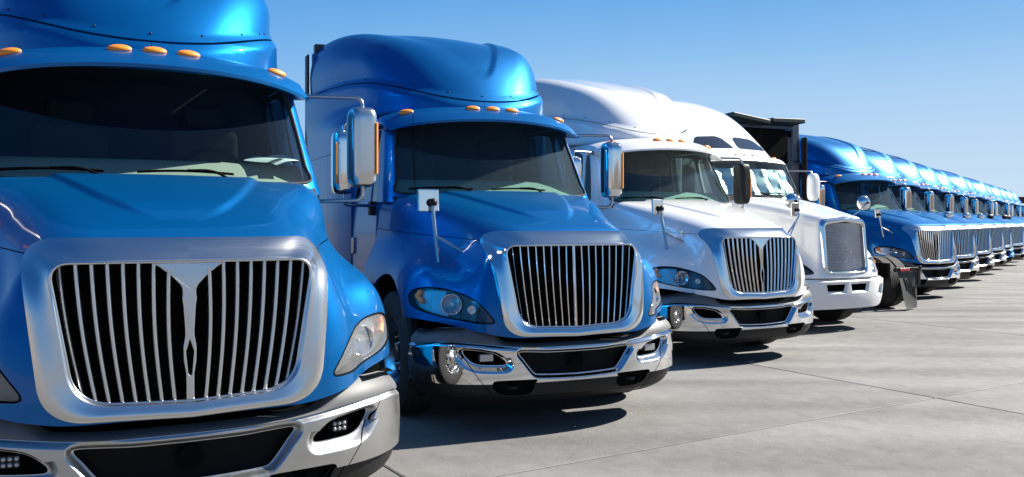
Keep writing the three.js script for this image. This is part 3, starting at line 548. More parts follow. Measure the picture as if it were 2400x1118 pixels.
function makeTractor(o) {
  const { paint: P, bright: C, lensMat: L } = o, B = o.coarse ? COARSE : FINE;
  const T = thing('tractor_truck', o.label, 'truck', o.group);
  // hood
  const hood = part('hood', B.hood, P, T);
  part('engine_bay', merge([box(1.06, 0.62, 0.05, 0, 1.12, -0.30, 0.01), box(1.15, 0.85, 1.2, 0, 0.95, -1.15, 0.02)]), M.black, T);
  part('undertray', box(1.5, 0.02, 1.5, 0, 0.42, -1.0, 0.005), M.black, T);
  for (const s of [-1, 1]) part('wheel_arch', sheet((u, v) => { const a = lerp(-0.35, Math.PI + 0.35, u); return [s * lerp(0.62, 1.10, v), 0.50 + 0.72 * Math.sin(a), -1.20 + 0.66 * Math.cos(a)]; }, 20, 2), M.black, T);
  // grille
  part('grille_surround', ringFrame, C === M.chrome ? M.frameChrome : C, T); part('grille_lip', innerLip, C, T);
  part('radiator', sheet((u, v) => [lerp(-0.56, 0.56, u), lerp(0.78, 1.44, v), -0.17 + noseZ(lerp(-0.56, 0.56, u), 1.1)], 12, 8), M.black, T);
  for (const g of BARS[o.grille]) part('grille_bar', g, C, T);
  if (o.grille === 'v') part('grille_centrepiece', vOrnament, C, T); else part('grille_bar', BARS.centre, C, T);
  // headlights
  for (const [k, s, i] of [['l', -1, 1], ['r', 1, 0]]) {
    const H = part('headlight', B.lens[k], s > 0 ? M.hazyLens : L, T), x = s * lampCentre[0], y = lampCentre[1], z = faceZ(x, y), n = surfaceNormal(hoodField, [x, y, z]);
    part('lamp_housing', B.bowl[k], M.lampGrey, H); part('lamp_seal', B.gasket[i], M.black, H);
    const aim = (g, p, nn) => { const q = g.clone(); q.applyQuaternion(new THREE.Quaternion().setFromUnitVectors(V3(0, 0, 1), nn)); q.translate(...p); return q; };
    const dir = V3(s * 0.28, 0.05, 1).normalize();
    part('reflector', aim(bowlGeo(0.074, 0.05), [x - n.x * 0.026, y - n.y * 0.026, z - n.z * 0.026], dir), M.reflector, H);
    part('bulb', new THREE.SphereGeometry(0.016, 12, 10).translate(x - n.x * 0.045, y - n.y * 0.045, z - n.z * 0.045), M.led, H);
    const x2 = s * 0.825, y2 = 0.955, z2 = faceZ(x2, y2), n2 = surfaceNormal(hoodField, [x2, y2, z2]);
    part('reflector', aim(bowlGeo(0.030, 0.028), [x2 - n2.x * 0.04, y2 - n2.y * 0.04, z2 - n2.z * 0.04], dir), M.reflector, H);
    part('lamp_chamber', B.bright[k], M.ribbed, H);
    const am = []; for (let a = 0; a < 7; a++) { const t = a / 6, ax = s * lerp(1.128, 1.085, Math.abs(t - 0.5) * 2 * 0.6), ay = lerp(1.00, 1.09, t), az = faceZ(ax, ay), an = surfaceNormal(hoodField, [ax, ay, az]); am.push([ax - an.x * 0.03, ay - an.y * 0.03, az - an.z * 0.03]); }
    part('turn_signal', tube(am, 0.021, 20, 8), M.amber, H);
  }
  // bumper
  const bump = part('bumper', BUMPER.centre, o.bumper ?? C, T);
  for (const k of ['l', 'r']) part('bumper_end', BUMPER.end[k], o.bumper ?? C, bump);
  part('bumper_cap', BUMPER.cap, o.cap ?? M.greyPlastic, bump); part('bumper_shelf', BUMPER.shelf, M.black, bump); part('tow_pocket', BUMPER.pocket, M.black, bump); part('valance', BUMPER.valance, M.blackPlastic, bump);
  part('bumper_lining', BUMPER.lining, M.black, bump); part('intake_mesh', BUMPER.intakeMesh, M.mesh, bump);
  for (const s of [-1, 1]) {
    const p = plan(s * planS(0.715)), f = [p[0], 0.598, p[1] - 0.075];
    if (o.fog === 'led') {
      const Lp = part('fog_light', box(0.08, 0.056, 0.05, ...f, 0.006, s * 0.12), M.blackPlastic, T);
      for (let a = 0; a < 3; a++) for (let b = 0; b < 2; b++) part('led', new THREE.SphereGeometry(0.0105, 12, 8).translate(f[0] + (a - 1) * 0.025, f[1] + (b - 0.5) * 0.026, f[2] + 0.024 - s * (a - 1) * 0.004), M.led, Lp);
    } else if (o.fog === 'lamp') {
      const Lp = part('fog_light', box(0.115, 0.062, 0.05, ...f, 0.012, s * 0.12), M.lampGrey, T);
      part('fog_lens', box(0.103, 0.052, 0.012, f[0] + s * 0.003, f[1], f[2] + 0.027, 0.005, s * 0.12), M.led, Lp);
    }
  }
  part('sensor_cover', o.fog === 'led' ? cyl(0.058, 0.058, 0.02, 0.0, 0.545, -0.012, 'z', 32) : box(0.11, 0.10, 0.02, 0.01, 0.545, -0.015, 0.008), M.black, T);
  for (const s of [-1, 1]) part('tow_hook', tube([[s * 0.48, 0.36, -0.16], [s * 0.48, 0.37, -0.06], [s * 0.53, 0.365, -0.04], [s * 0.555, 0.37, -0.08], [s * 0.555, 0.36, -0.16]], 0.016, 16, 8), M.blackPlastic, T);
  // cab
  const cab = part('cab', B.cab, P, T); part('cab_lining', B.cabLining, M.cabDark, T);
  for (const k of ['l', 'r']) { const d = part('door', B.door[k], P, T), s = k === 'l' ? -1 : 1; part('handle', box(0.03, 0.17, 0.045, s * 1.10, 1.38, -2.72, 0.014), M.chrome, d); }
  part('windshield', B.screen, o.dusty === false ? M.glass : M.dustyGlass, T); part('windshield_seal', B.screenGasket, M.rubber, T);
  for (const k of ['l', 'r']) { part('side_window', B.doorWindow[k], M.sideGlass, T); part('vent_window', B.ventWindow[k], M.sideGlass, T); }
  part('cowl', sheet((u, v) => { const x = lerp(-1.0, 1.0, u), q = screenPoint(x, 1.885, 0.01); return [x, lerp(1.875, 1.80, v) - 0.01, q[2] + lerp(-0.01, 0.09, v)]; }, 30, 2), M.blackPlastic, T);
  const V = part('sun_visor', VISOR, P, T);
  for (const p of markerSpots) { const m = part('marker_light', markerGeo, M.amber, V); m.position.set(...p); m.rotation.z = -p[0] * 0.16; m.rotation.y = p[0] * 0.45; }
  for (const w of WIPERS) { const m = part('wiper', w.blade, M.black, T); part('wiper_arm', w.arm, M.black, m); }
  // inside the cab
  part('dashboard', merge([sheet((u, v) => { const x = lerp(-0.96, 0.96, u), q = screenPoint(x, 1.90, -0.02); return [x, 1.872 + 0.15 * sstep(0.02, 0.5, v), lerp(q[2], -2.36, v)]; }, 30, 10), box(1.9, 0.5, 0.06, 0, 1.78, -2.36, 0.02)]), M.dash, T);
  for (const s of [-1, 1]) part('seat', merge([box(0.5, 0.75, 0.16, s * 0.46, 1.95, -2.86, 0.06), box(0.3, 0.18, 0.11, s * 0.46, 2.42, -2.88, 0.05), box(0.52, 0.16, 0.5, s * 0.46, 1.55, -2.65, 0.05)]), M.seat, T);
  part('steering_wheel', new THREE.TorusGeometry(0.21, 0.016, 8, 40).rotateX(-0.6).translate(0.46, 1.98, -2.42), M.black, T);
  part('curtain', box(2.0, 1.9, 0.04, 0, 1.75, -2.97, 0.01), M.cabDark, T);
  // sleeper and roof
  part('sleeper', B.sleeper, P, T);
  const F = part('roof_fairing', B.fairing, P, T);
  if (!o.coarse) for (const p of rivetSpots) part('rivet', rivetGeo, M.blackPlastic, F).position.set(...p);
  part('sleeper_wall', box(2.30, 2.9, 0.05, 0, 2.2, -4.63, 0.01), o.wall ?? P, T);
  if (o.solar) part('solar_panel', B.solar, M.solar, F);
  for (const s of [-1, 1]) part('side_extender', box(0.025, 2.8, 0.16, s * 1.185, 2.25, -4.76, 0.008), M.blackPlastic, T);
  part('chassis', merge([...[-0.42, 0.42].map((x) => { const l = o.frame ?? 8.2; return box(0.09, 0.28, l, x, 0.78, -0.7 - l / 2, 0.01); }), cyl(0.08, 0.08, 1.9, 0, 0.5, -1.2, 'x', 12), box(1.9, 0.12, 0.12, 0, 0.52, -1.2, 0.03)]), M.black, T);
  for (const s of [-1, 1]) part('fuel_tank', cyl(0.31, 0.31, 1.6, s * 0.88, 0.66, -3.3, 'z', 32), M.chrome, T);
  for (const s of [-1, 1]) part('step_fairing', box(0.06, 0.55, 1.0, s * 1.10, 0.66, -2.4, 0.03), P, T);
  for (const s of [-1, 1]) { const w = part('wheel', steerTyre, M.rubber, T); w.position.set(s * 1.0, 0.515, -1.2); if (s < 0) w.rotation.y = Math.PI; part('rim', steerRim, M.steel, w); if (!o.coarse) part('rim_holes', rimHoles, M.black, w); }
  for (const s of [-1, 1]) for (const z of o.axles ?? [-6.2, -7.5]) { const w = part('wheel', steerTyre, M.rubber, T); w.position.set(s * 0.95, 0.515, z); }
  // door mirrors
  for (const s of [-1, 1]) {
    const A = part('mirror_arm', pipe([[s * 0.96, 2.515, -2.02], [s * 1.40, 2.51, -1.86], [s * 1.40, 2.40, -1.85]], 0.0145), M.steel, T);
    part('mirror_arm', pipe([[s * 1.40, 1.92, -1.85], [s * 1.40, 1.775, -1.85], [s * 1.06, 1.765, -1.98]], 0.0145), M.steel, T);
    part('arm_bracket', box(0.13, 0.045, 0.05, s * 0.985, 2.515, -2.02, 0.018), M.blackPlastic, A);
    part('arm_bracket', box(0.07, 0.13, 0.10, s * 1.085, 1.745, -2.02, 0.015), M.blackPlastic, A);
    const R = part('door_mirror', mirrorShell(s), s > 0 && o.blackMirror ? M.blackPlastic : C, T);
    if (!o.coarse) part('mirror_light', box(0.020, 0.37, 0.012, s * 1.481, 2.145, -1.772, 0.006, s * 0.5), M.amber, R);
    part('mirror_glass', box(0.165, 0.50, 0.01, s * 1.40, 2.155, -1.951, 0.004), M.mirrorFace, R);
  }
  if (o.hoodMirror) {
    const S = part('hood_mirror', new RoundedBoxGeometry(0.195, 0.185, 0.028, 2, 0.012).rotateX(-0.045).rotateY(0.22).translate(-0.975, 1.79, -0.69), M.chrome, T);
    part('mirror_stem', merge([pipe([[-0.945, 1.775, -0.655], [-0.945, 1.68, -0.655], [-0.925, 1.20, -0.55]], 0.0155, 0.04), pipe([[-0.935, 1.50, -0.615], [-0.73, 1.365, -0.455]], 0.0145, 0.02)]), M.steel, S);
    part('ball_joint', new THREE.SphereGeometry(0.034, 16, 12).translate(-0.943, 1.775, -0.66), M.blackPlastic, S);
    part('stem_foot', merge([new THREE.SphereGeometry(0.05, 18, 10).scale(1, 0.45, 1.3).rotateX(0.35).translate(-0.925, 1.20, -0.55), new THREE.SphereGeometry(0.03, 14, 8).scale(1.2, 0.7, 1).translate(-0.725, 1.365, -0.452)]), M.blackPlastic, S);
  }
  if (o.lump) part('hood_mirror', new THREE.SphereGeometry(1, 20, 12).scale(0.16, 0.085, 0.075).translate(0.85, 1.80, -0.92), o.lump, T);
  if (o.aerial) part('aerial', tube([[-0.80, 2.60, -1.66], [-0.815, 2.2, -1.60], [-0.83, 1.87, -1.50]], 0.0032, 10, 5), M.black, T);
  if (o.rearEdge) part('fairing_edge', box(0.34, 0.13, 0.12, -0.94, 3.715, -4.70, 0.012), M.teal, T);
  T.position.set(o.at[0], 0, -o.at[1]); T.rotation.y = o.yaw;
  return T;
}
function mirrorShell(s) {
  const F = (x, y, z) => { const a = Math.pow(Math.abs((x - s * 1.40) / 0.098), 4) + Math.pow(Math.abs((y - 2.155) / 0.288), 9) + Math.pow(Math.abs((z + 1.87) / 0.105), 3.2); return (Math.pow(a, 0.25) - 1) * 0.09; };
  if (!mirrorShell[s]) mirrorShell[s] = skin(cut(surfaceNet(F, [s * 1.40 - 0.13, s * 1.40 + 0.13], [1.82, 2.49], [-2.02, -1.72], 0.016), (x, y, z) => -1.948 - z), 0.01);
  return mirrorShell[s];
}
M.solar = new THREE.MeshPhysicalMaterial({ color: rgb(0.02, 0.025, 0.05), roughness: 0.25, clearcoat: 1 });
// ---------------------------------------------------------------- the other make: a white truck with a narrow mesh grille, square-cut bumper and windows in its roof
function makeMeshGrilleTruck(o) {
  const T = thing('tractor_truck', o.label, 'truck', o.group), P = M.white;
  const top = spline([[-2.1, 2.10], [-1.7, 2.03], [-1.2, 1.945], [-0.6, 1.82], [-0.15, 1.715], [0.1, 1.66]]);
  const half = spline([[-2.1, 0.90], [-1.7, 0.84], [-1.1, 0.70], [-0.5, 0.56], [-0.1, 0.475], [0.1, 0.45]]);
  const fTop = spline([[-2.0, 1.36], [-1.4, 1.42], [-0.9, 1.38], [-0.5, 1.22], [-0.2, 1.02], [0, 0.9]]);
  const fFront = spline([[0, -0.03], [0.45, -0.04], [0.65, -0.09], [0.85, -0.18], [1.0, -0.31], [1.1, -0.45], [1.18, -0.62]]);
  const nose = (x, y) => -0.09 * (y - 0.85) - 0.12 * x * x;
  const hoodF = (X, y, z) => {
    const x = Math.sqrt(X * X + 1e-6), ridge = 0.03 * Math.exp(-Math.pow((x - 0.52 * half(z)) / 0.07, 2)) * sstep(-0.3, -0.7, z);
    const core = smax(smax((y - top(z) + 0.10 * x * x - ridge) * 0.96, x - half(z) - 0.10 * (1.6 - y), 0.16), z - nose(x, y), 0.05);
    const fender = smax(smax((y - fTop(z) + 0.4 * Math.pow(Math.max(0, x - 0.85), 2)) * 0.9, x - 1.16, 0.30), (z - fFront(x) + 0.20 * Math.max(0, y - 0.85)) * 0.88, 0.16);
    return smin(core, fender, 0.14);
  };
  const cabS = spline([[0.4, 1.06], [1.9, 1.03], [2.1, 0.98], [2.7, 0.90]]);
  const cabF = (X, y, z) => { const x = Math.sqrt(X * X + 1e-6); return smax(smax((z + 1.68 + 0.14 * x * x + 0.05 * Math.pow(x, 6) + 0.50 * (Math.max(y, 1.6) - 2.05)) * 0.88, x - cabS(y), 0.09), y - 2.74 + 0.05 * x * x, 0.12); };
  const roofTop = spline([[-5.2, 3.98], [-4.4, 3.95], [-3.7, 3.80], [-3.1, 3.45], [-2.6, 3.06], [-2.3, 2.83], [-2.0, 2.62]]);
  const roofS = spline([[-5, 1.2], [-3.4, 1.18], [-2.8, 1.06], [-2.3, 0.93], [-1.9, 0.8]]);
  const upF = (X, y, z) => { const x = Math.sqrt(X * X + 1e-6); return smax(smax((y - roofTop(z) + 0.16 * x * x) * 0.85, x - roofS(z) + 0.16 * Math.max(0, y - 2.9), 0.34), Math.min(2.70 - y, z + 2.80), 0.05); };
  let m = surfaceNet(hoodF, [-1.3, 1.3], [0.6, 2.2], [-2.1, 0.12], 0.034);
  m = cut(m, (x, y, z) => 0.80 - y); m = cut(m, (x, y, z) => -1.98 - z); m = cut(m, (x, y, z) => Math.min(0.02 - cabF(x, y, z), y - 1.95));
  m = cut(m, (x, y, z) => Math.abs(x) > 0.7 ? -(Math.hypot((z + 1.22) / 0.62, (y - 0.5) / 0.68) - 1) * 0.6 : -1);
  const lampO = smoothPoly([[0.60, 0.87], [0.64, 0.99], [0.74, 1.09], [0.88, 1.12], [0.98, 1.05], [1.0, 0.94], [0.94, 0.87], [0.76, 0.85]], 40, 0.5), lampF = inPoly(lampO), lampAt = (x, y, z) => (z > -0.8 ? lampF(Math.abs(x), y) : 1);
  const lens = cut(m, (x, y, z) => lampAt(x, y, z) + 0.004);
  m = cut(m, (x, y, z) => -lampAt(x, y, z));
  const outline = (w, yt, yb, r, peak) => { const s = new THREE.Path(); s.moveTo(0, yt + peak); s.lineTo(w - r, yt); s.quadraticCurveTo(w, yt, w, yt - r); s.lineTo(w * 1.0, yb + r); s.quadraticCurveTo(w, yb, w - r, yb); s.lineTo(-w + r, yb); s.quadraticCurveTo(-w, yb, -w, yb + r); s.lineTo(-w, yt - r); s.quadraticCurveTo(-w, yt, -w + r, yt); s.closePath(); return s.getSpacedPoints(160).slice(0, 160).map((p) => [p.x, p.y]); };
  const outer = outline(0.465, 1.665, 0.845, 0.11, 0.035), inner = outline(0.385, 1.585, 0.895, 0.07, 0.035), od = inPoly(outer);
  m = cut(m, (x, y, z) => (z > -0.4 ? -(od(x, y) + 0.01) : -1));
  part('hood', skin(m, 0.02), P, T);
  part('engine_bay', box(0.9, 0.9, 1.4, 0, 1.15, -1.1, 0.02), M.black, T);
  const frame = sheet((u, v) => { const n = 160, i = Math.round(u * n) % n, a = inner[i], b = outer[i], t = v * 1.3 - 0.3; if (t < 0) return [a[0], a[1], nose(...a) + 0.02 + 0.06 * t / 0.3]; return [lerp(a[0], b[0], t), lerp(a[1], b[1], t), lerp(nose(...a) + 0.02, nose(...b) - 0.005, t) + 0.028 * Math.sin(Math.PI * t)]; }, 160, 16);
  part('grille_surround', frame, M.chrome, T);
  // woven mesh: rows of small links in front of a dark core
  const link = new THREE.TorusGeometry(0.0125, 0.0036, 4, 8); link.scale(1.15, 0.9, 1);
  const im = inPoly(inner), links = [];
  for (let j = 0; j < 34; j++) for (let i = -20; i <= 20; i++) { const x = (i + (j % 2) * 0.5) * 0.0215, y = 0.88 + j * 0.0215; if (im(x, y) < 0.004) links.push(link.clone().translate(x, y, nose(x, y) - 0.02 + 0.012 * Math.cos(x * 8))); }
  const mesh = part('grille_mesh', merge(links), M.chrome, T); mesh.userData.kind = 'stuff';
  part('radiator', box(0.82, 0.76, 0.02, 0, 1.24, -0.14, 0.005), M.black, T);
  for (const s of [-1, 1]) {
    const H = part('headlight', skin(cut(lens, (x) => -s * x), 0, -0.003), s < 0 ? M.lens : M.hazyLens, T);
    part('lamp_housing', skin(cut(lens, (x) => -s * x), 0, -0.07), M.lampGrey, H);
    const p = [s * 0.80, 0.985]; let a = 0.2, b = -1; for (let i = 0; i < 24; i++) { const k = (a + b) / 2; if (hoodF(p[0], p[1], k) > 0) a = k; else b = k; }
    part('reflector', bowlGeo(0.085, 0.05).rotateY(s * 0.35).translate(p[0], p[1], a - 0.02), M.reflector, H);
    part('turn_signal', cyl(0.03, 0.03, 0.02, s * 0.95, 1.0, a - 0.11, 'z', 16), M.amber, H);
  }
  // bumper
  const slots = [[-0.235, 0.655, 0.165, 0.05], [0.235, 0.655, 0.165, 0.05]], sideSlots = [[0.80, 0.60, 0.055, 0.055], [1.0, 0.615, 0.055, 0.055]];
  const slotD = (x, y) => Math.min(...slots.map(([cx, cy, w, h]) => Math.max(Math.abs(x - cx) - w + (0.655 - y) * 0.25, Math.abs(y - cy) - h)), ...sideSlots.map(([cx, cy, w, h]) => Math.max(Math.abs(Math.abs(x) - cx - (y - cy) * 0.35) - w, Math.abs(y - cy) - h)));
  const surf = (s, y, dy = 0) => { const p = plan(s), t = (0.78 - y) / 0.44, o = 0.01 - 0.03 * t * t - 0.10 * Math.pow(Math.max(0, t - 0.45), 2) - 0.03 * sstep(0.03, 0, slotD(p[0], y)) - 0.04 * sstep(0.74, 0.78, y) * sstep(0.74, 0.78, y); return [p[0] + p[2] * o, y, p[1] + p[3] * o - 0.02]; };
  const bf = (x) => 0.345 + 0.09 * sstep(0.7, 1.2, x);
  const S = [], I = [], ns = 300, nv = 44;
  for (let j = 0; j <= nv; j++) for (let i = 0; i <= ns; i++) { const s = -1 + 2 * i / ns; S.push(s, lerp(bf(Math.abs(plan(s)[0])), 0.785, j / nv), 0); }
  for (let j = 0; j < nv; j++) for (let i = 0; i < ns; i++) { const a = j * (ns + 1) + i; I.push(a, a + 1, a + ns + 1, a + 1, a + ns + 2, a + ns + 1); }
  let bm = cut({ P: S, I }, (s, y) => -slotD(plan(s)[0], y));
  const bp = new Float32Array(bm.P.length); for (let i = 0; i < bm.P.length; i += 3) bp.set(surf(bm.P[i], bm.P[i + 1]), i);
  const bg = new THREE.BufferGeometry(); bg.setAttribute('position', new THREE.BufferAttribute(bp, 3)); bg.setAttribute('uv', new THREE.BufferAttribute(new Float32Array(bp.length / 3 * 2), 2)); bg.setIndex(bm.I); bg.computeVertexNormals();
  const B = part('bumper', bg, P, T);
  part('bumper_top', sheet((u, v) => { const p = surf(-1 + 2 * u, 0.784); return [p[0] * lerp(1, 0.93, v), 0.785 - 0.005 * v, p[2] - 0.22 * v]; }, 120, 2), P, B);
  part('bumper_lining', sheet((u, v) => { const p = plan(-0.8 + 1.6 * u); return [p[0] - p[2] * 0.12, lerp(0.45, 0.77, v), p[1] - p[3] * 0.12]; }, 60, 2), M.black, B);
  // cab
  let c = surfaceNet(cabF, [-1.2, 1.2], [0.8, 2.85], [-3.0, -1.2], 0.034);
  c = cut(c, (x, y, z) => 0.9 - y); c = cut(c, (x, y, z) => -2.95 - z); c = cut(c, (x, y, z) => Math.min(1.9 - y, z + 1.985));
  const scrO = smoothPoly([[-0.87, 2.06], [0, 2.03], [0.87, 2.06], [0.86, 2.2], [0.815, 2.54], [0.77, 2.60], [0, 2.63], [-0.77, 2.60], [-0.815, 2.54], [-0.86, 2.2]], 90, 0.35), scr = inPoly(scrO), sd = (x, y, z) => (z > -2.4 ? scr(x, y) : 1);
  const zc = (x, y) => { let a = -1, b = -2.8; for (let i = 0; i < 24; i++) { const k = (a + b) / 2; if (cabF(x, y, k) > 0) a = k; else b = k; } return a; };
  part('windshield', skin(cut(c, (x, y, z) => sd(x, y, z) + 0.003), 0, -0.005), M.glass, T);
  part('windshield_seal', tube(scrO.map(([x, y]) => [x, y, zc(x, y)]), 0.012, 150, 6, true), M.rubber, T);
  c = cut(c, (x, y, z) => -sd(x, y, z));
  const win = inPoly(smoothPoly([[-2.25, 2.02], [-2.40, 2.50], [-2.5, 2.54], [-2.84, 2.54], [-2.88, 2.45], [-2.88, 2.05], [-2.8, 1.98], [-2.35, 1.98]], 50, 0.4)), wd = (x, y, z) => (Math.abs(x) > 0.8 ? win(z, y) : 1);
  for (const s of [-1, 1]) part('side_window', skin(cut(cut(c, (x, y, z) => wd(x, y, z) + 0.003), (x) => -s * x), 0, -0.01), M.sideGlass, T);
  c = cut(c, (x, y, z) => -wd(x, y, z));
  c = split(c, (x, y, z) => (Math.abs(x) > 0.7 ? z + 2.03 + 0.4 * Math.max(0, y - 2.0) : -1), 0.003);
  part('cab', skin(c, 0.03), P, T); part('cab_lining', skin(c, 0, -0.035), M.cabDark, T);
  // the folding sunshade behind the glass: ten creased silver panels
  for (let i = 0; i < 10; i++) { const x0 = -0.80 + i * 0.16; part('sunshade_panel', sheet((u, v) => { const x = x0 + 0.158 * u, y = lerp(2.065, 2.50, v); return [x, y, zc(x, y) - 0.035 - 0.05 * Math.abs(u - (i % 2 ? 1 : 0)) + 0.008 * Math.sin(v * 9 + i * 2.1)]; }, 6, 14), M.foil, T); }
  part('dashboard', box(1.75, 0.2, 0.5, 0, 1.95, -2.1, 0.04), M.dash, T);
  const wl = (x0, x1, pv) => merge([tube([0, 0.5, 1].map((t) => [lerp(x0, x1, t), 2.075 + 0.02 * Math.sin(t * 3), zc(lerp(x0, x1, t), 2.075) + 0.02]), 0.009, 12, 6), tube([[lerp(x0, x1, 0.5), 2.10, zc(lerp(x0, x1, 0.5), 2.10) + 0.035], [pv, 2.04, zc(pv, 2.05) + 0.05]], 0.009, 8, 6)]);
  part('wiper', wl(-0.45, 0.10, 0.12), M.black, T); part('wiper', wl(0.02, 0.5, 0.35), M.black, T);
  part('cowl', sheet((u, v) => { const x = lerp(-0.95, 0.95, u); return [x, 2.03 - 0.03 * v, zc(x, 2.04) + lerp(-0.01, 0.1, v)]; }, 20, 2), M.blackPlastic, T);
  for (const x of [-0.72, -0.19, 0, 0.19, 0.72]) { const y0 = 2.715 - 0.04 * x * x; const g = new THREE.SphereGeometry(1, 20, 12).scale(0.05, 0.045, 0.055); part('marker_light', g, M.amber, T).position.set(x, y0, -2.16 - 0.14 * x * x); }
  let u = surfaceNet(upF, [-1.35, 1.35], [0.75, 4.1], [-5.0, -1.8], 0.045); u = cut(u, (x, y, z) => -4.85 - z); u = cut(u, (x, y, z) => 0.8 - y);
  const rw = inPoly(smoothPoly([[0.07, 2.87], [0.06, 2.93], [0.12, 3.06], [0.22, 3.10], [0.58, 3.08], [0.67, 3.04], [0.80, 2.89], [0.78, 2.86], [0.4, 2.86]], 50, 0.15)), rd = (x, y, z) => (z > -3.4 ? rw(Math.abs(x), y) : 1);
  for (const s of [-1, 1]) part('roof_window', skin(cut(cut(u, (x, y, z) => rd(x, y, z) + 0.003), (x) => -s * x), 0, -0.006), M.darkGlass, T);
  u = cut(u, (x, y, z) => -rd(x, y, z)); u = split(u, (x, y, z) => (z > -3.6 ? y - 3.30 + 0.06 * x * x : y - 3.30), 0.0025);
  part('sleeper', skin(u, 0.03), P, T); part('sleeper_wall', box(2.3, 2.9, 0.05, 0, 2.25, -4.82, 0.01), P, T);
  part('chassis', merge([box(0.09, 0.28, 7.2, -0.42, 0.78, -4.3, 0.01), box(0.09, 0.28, 7.2, 0.42, 0.78, -4.3, 0.01), box(1.9, 0.12, 0.12, 0, 0.52, -1.22, 0.03)]), M.black, T);
  for (const s of [-1, 1]) { part('fuel_tank', cyl(0.31, 0.31, 1.6, s * 0.86, 0.68, -3.4, 'z', 28), M.chrome, T); const w = part('wheel', steerTyre, M.rubber, T); w.position.set(s * 0.99, 0.515, -1.22); if (s < 0) w.rotation.y = Math.PI; part('rim', steerRim, M.steel, w); for (const z of [-6.2, -7.5]) part('wheel', steerTyre, M.rubber, T).position.set(s * 0.95, 0.515, z); }
  // mirrors
  part('mirror_arm', merge([pipe([[-0.92, 2.60, -2.15], [-1.33, 2.60, -1.95], [-1.33, 1.88, -1.95], [-1.0, 1.85, -2.1]], 0.015)]), M.blackPlastic, T);
  const mir = (s, y0, y1, mat) => { const F = (x, y, z) => Math.pow(Math.pow(Math.abs((x - s * 1.37) / 0.105), 3) + Math.pow(Math.abs((y - (y0 + y1) / 2) / ((y1 - y0) / 2)), 4) + Math.pow(Math.abs((z + 1.95) / 0.09), 3), 0.3) * 0.09 - 0.09; return part('door_mirror', skin(cut(surfaceNet(F, [s * 1.37 - 0.13, s * 1.37 + 0.13], [y0 - 0.03, y1 + 0.03], [-2.08, -1.83], 0.02), (x, y, z) => -2.0 - z), 0.01), mat, T); };
  mir(-1, 2.02, 2.54, M.blackPlastic); mir(-1, 1.87, 2.0, M.blackPlastic); mir(1, 1.98, 2.46, M.white);
  part('mirror_arm', pipe([[0.92, 2.50, -2.15], [1.37, 2.50, -1.98], [1.37, 2.40, -1.95]], 0.014), M.steel, T);
  const roundMirror = (x, y, z, base) => { const g = part('hood_mirror', new THREE.SphereGeometry(0.115, 28, 16, 0, Math.PI * 2, 0, Math.PI / 2).scale(1, 0.55, 1).rotateX(Math.PI / 2).rotateY(-0.25).translate(x, y, z), M.chrome, T); part('mirror_stem', merge([pipe([[x + 0.02, y, z + 0.075], [lerp(x, base[0], 0.4), lerp(y, base[1], 0.45), lerp(z, base[2], 0.4) + 0.04], base], 0.011, 0.03)]), M.chrome, g); part('ball_joint', new THREE.SphereGeometry(0.022, 12, 8).translate(x + 0.01, y, z + 0.075), M.blackPlastic, g); };
  roundMirror(0.86, 1.915, -0.45, [0.50, 1.66, -0.42]);
  roundMirror(-0.60, 1.93, -0.50, [-0.58, 1.75, -0.42]);
  const q = part('hood_mirror', box(0.165, 0.20, 0.028, -0.62, 1.80, -0.42, 0.01, 0.1), M.chrome, T);
  part('mirror_stem', merge([pipe([[-0.58, 1.80, -0.40], [-0.57, 1.70, -0.38], [-0.92, 1.24, -0.45]], 0.013, 0.05), pipe([[-0.60, 1.66, -0.39], [-0.86, 1.20, -0.40]], 0.011)]), M.chrome, q);
  part('ball_joint', new THREE.SphereGeometry(0.03, 14, 10).translate(-0.585, 1.795, -0.395), M.blackPlastic, q);
  part('aerial', tube([[0.45, 2.70, -2.25], [0.46, 3.35, -2.25]], 0.004, 4, 5), M.black, T);
  T.position.set(o.at[0], 0, -o.at[1]); T.rotation.y = o.yaw; return T;
}
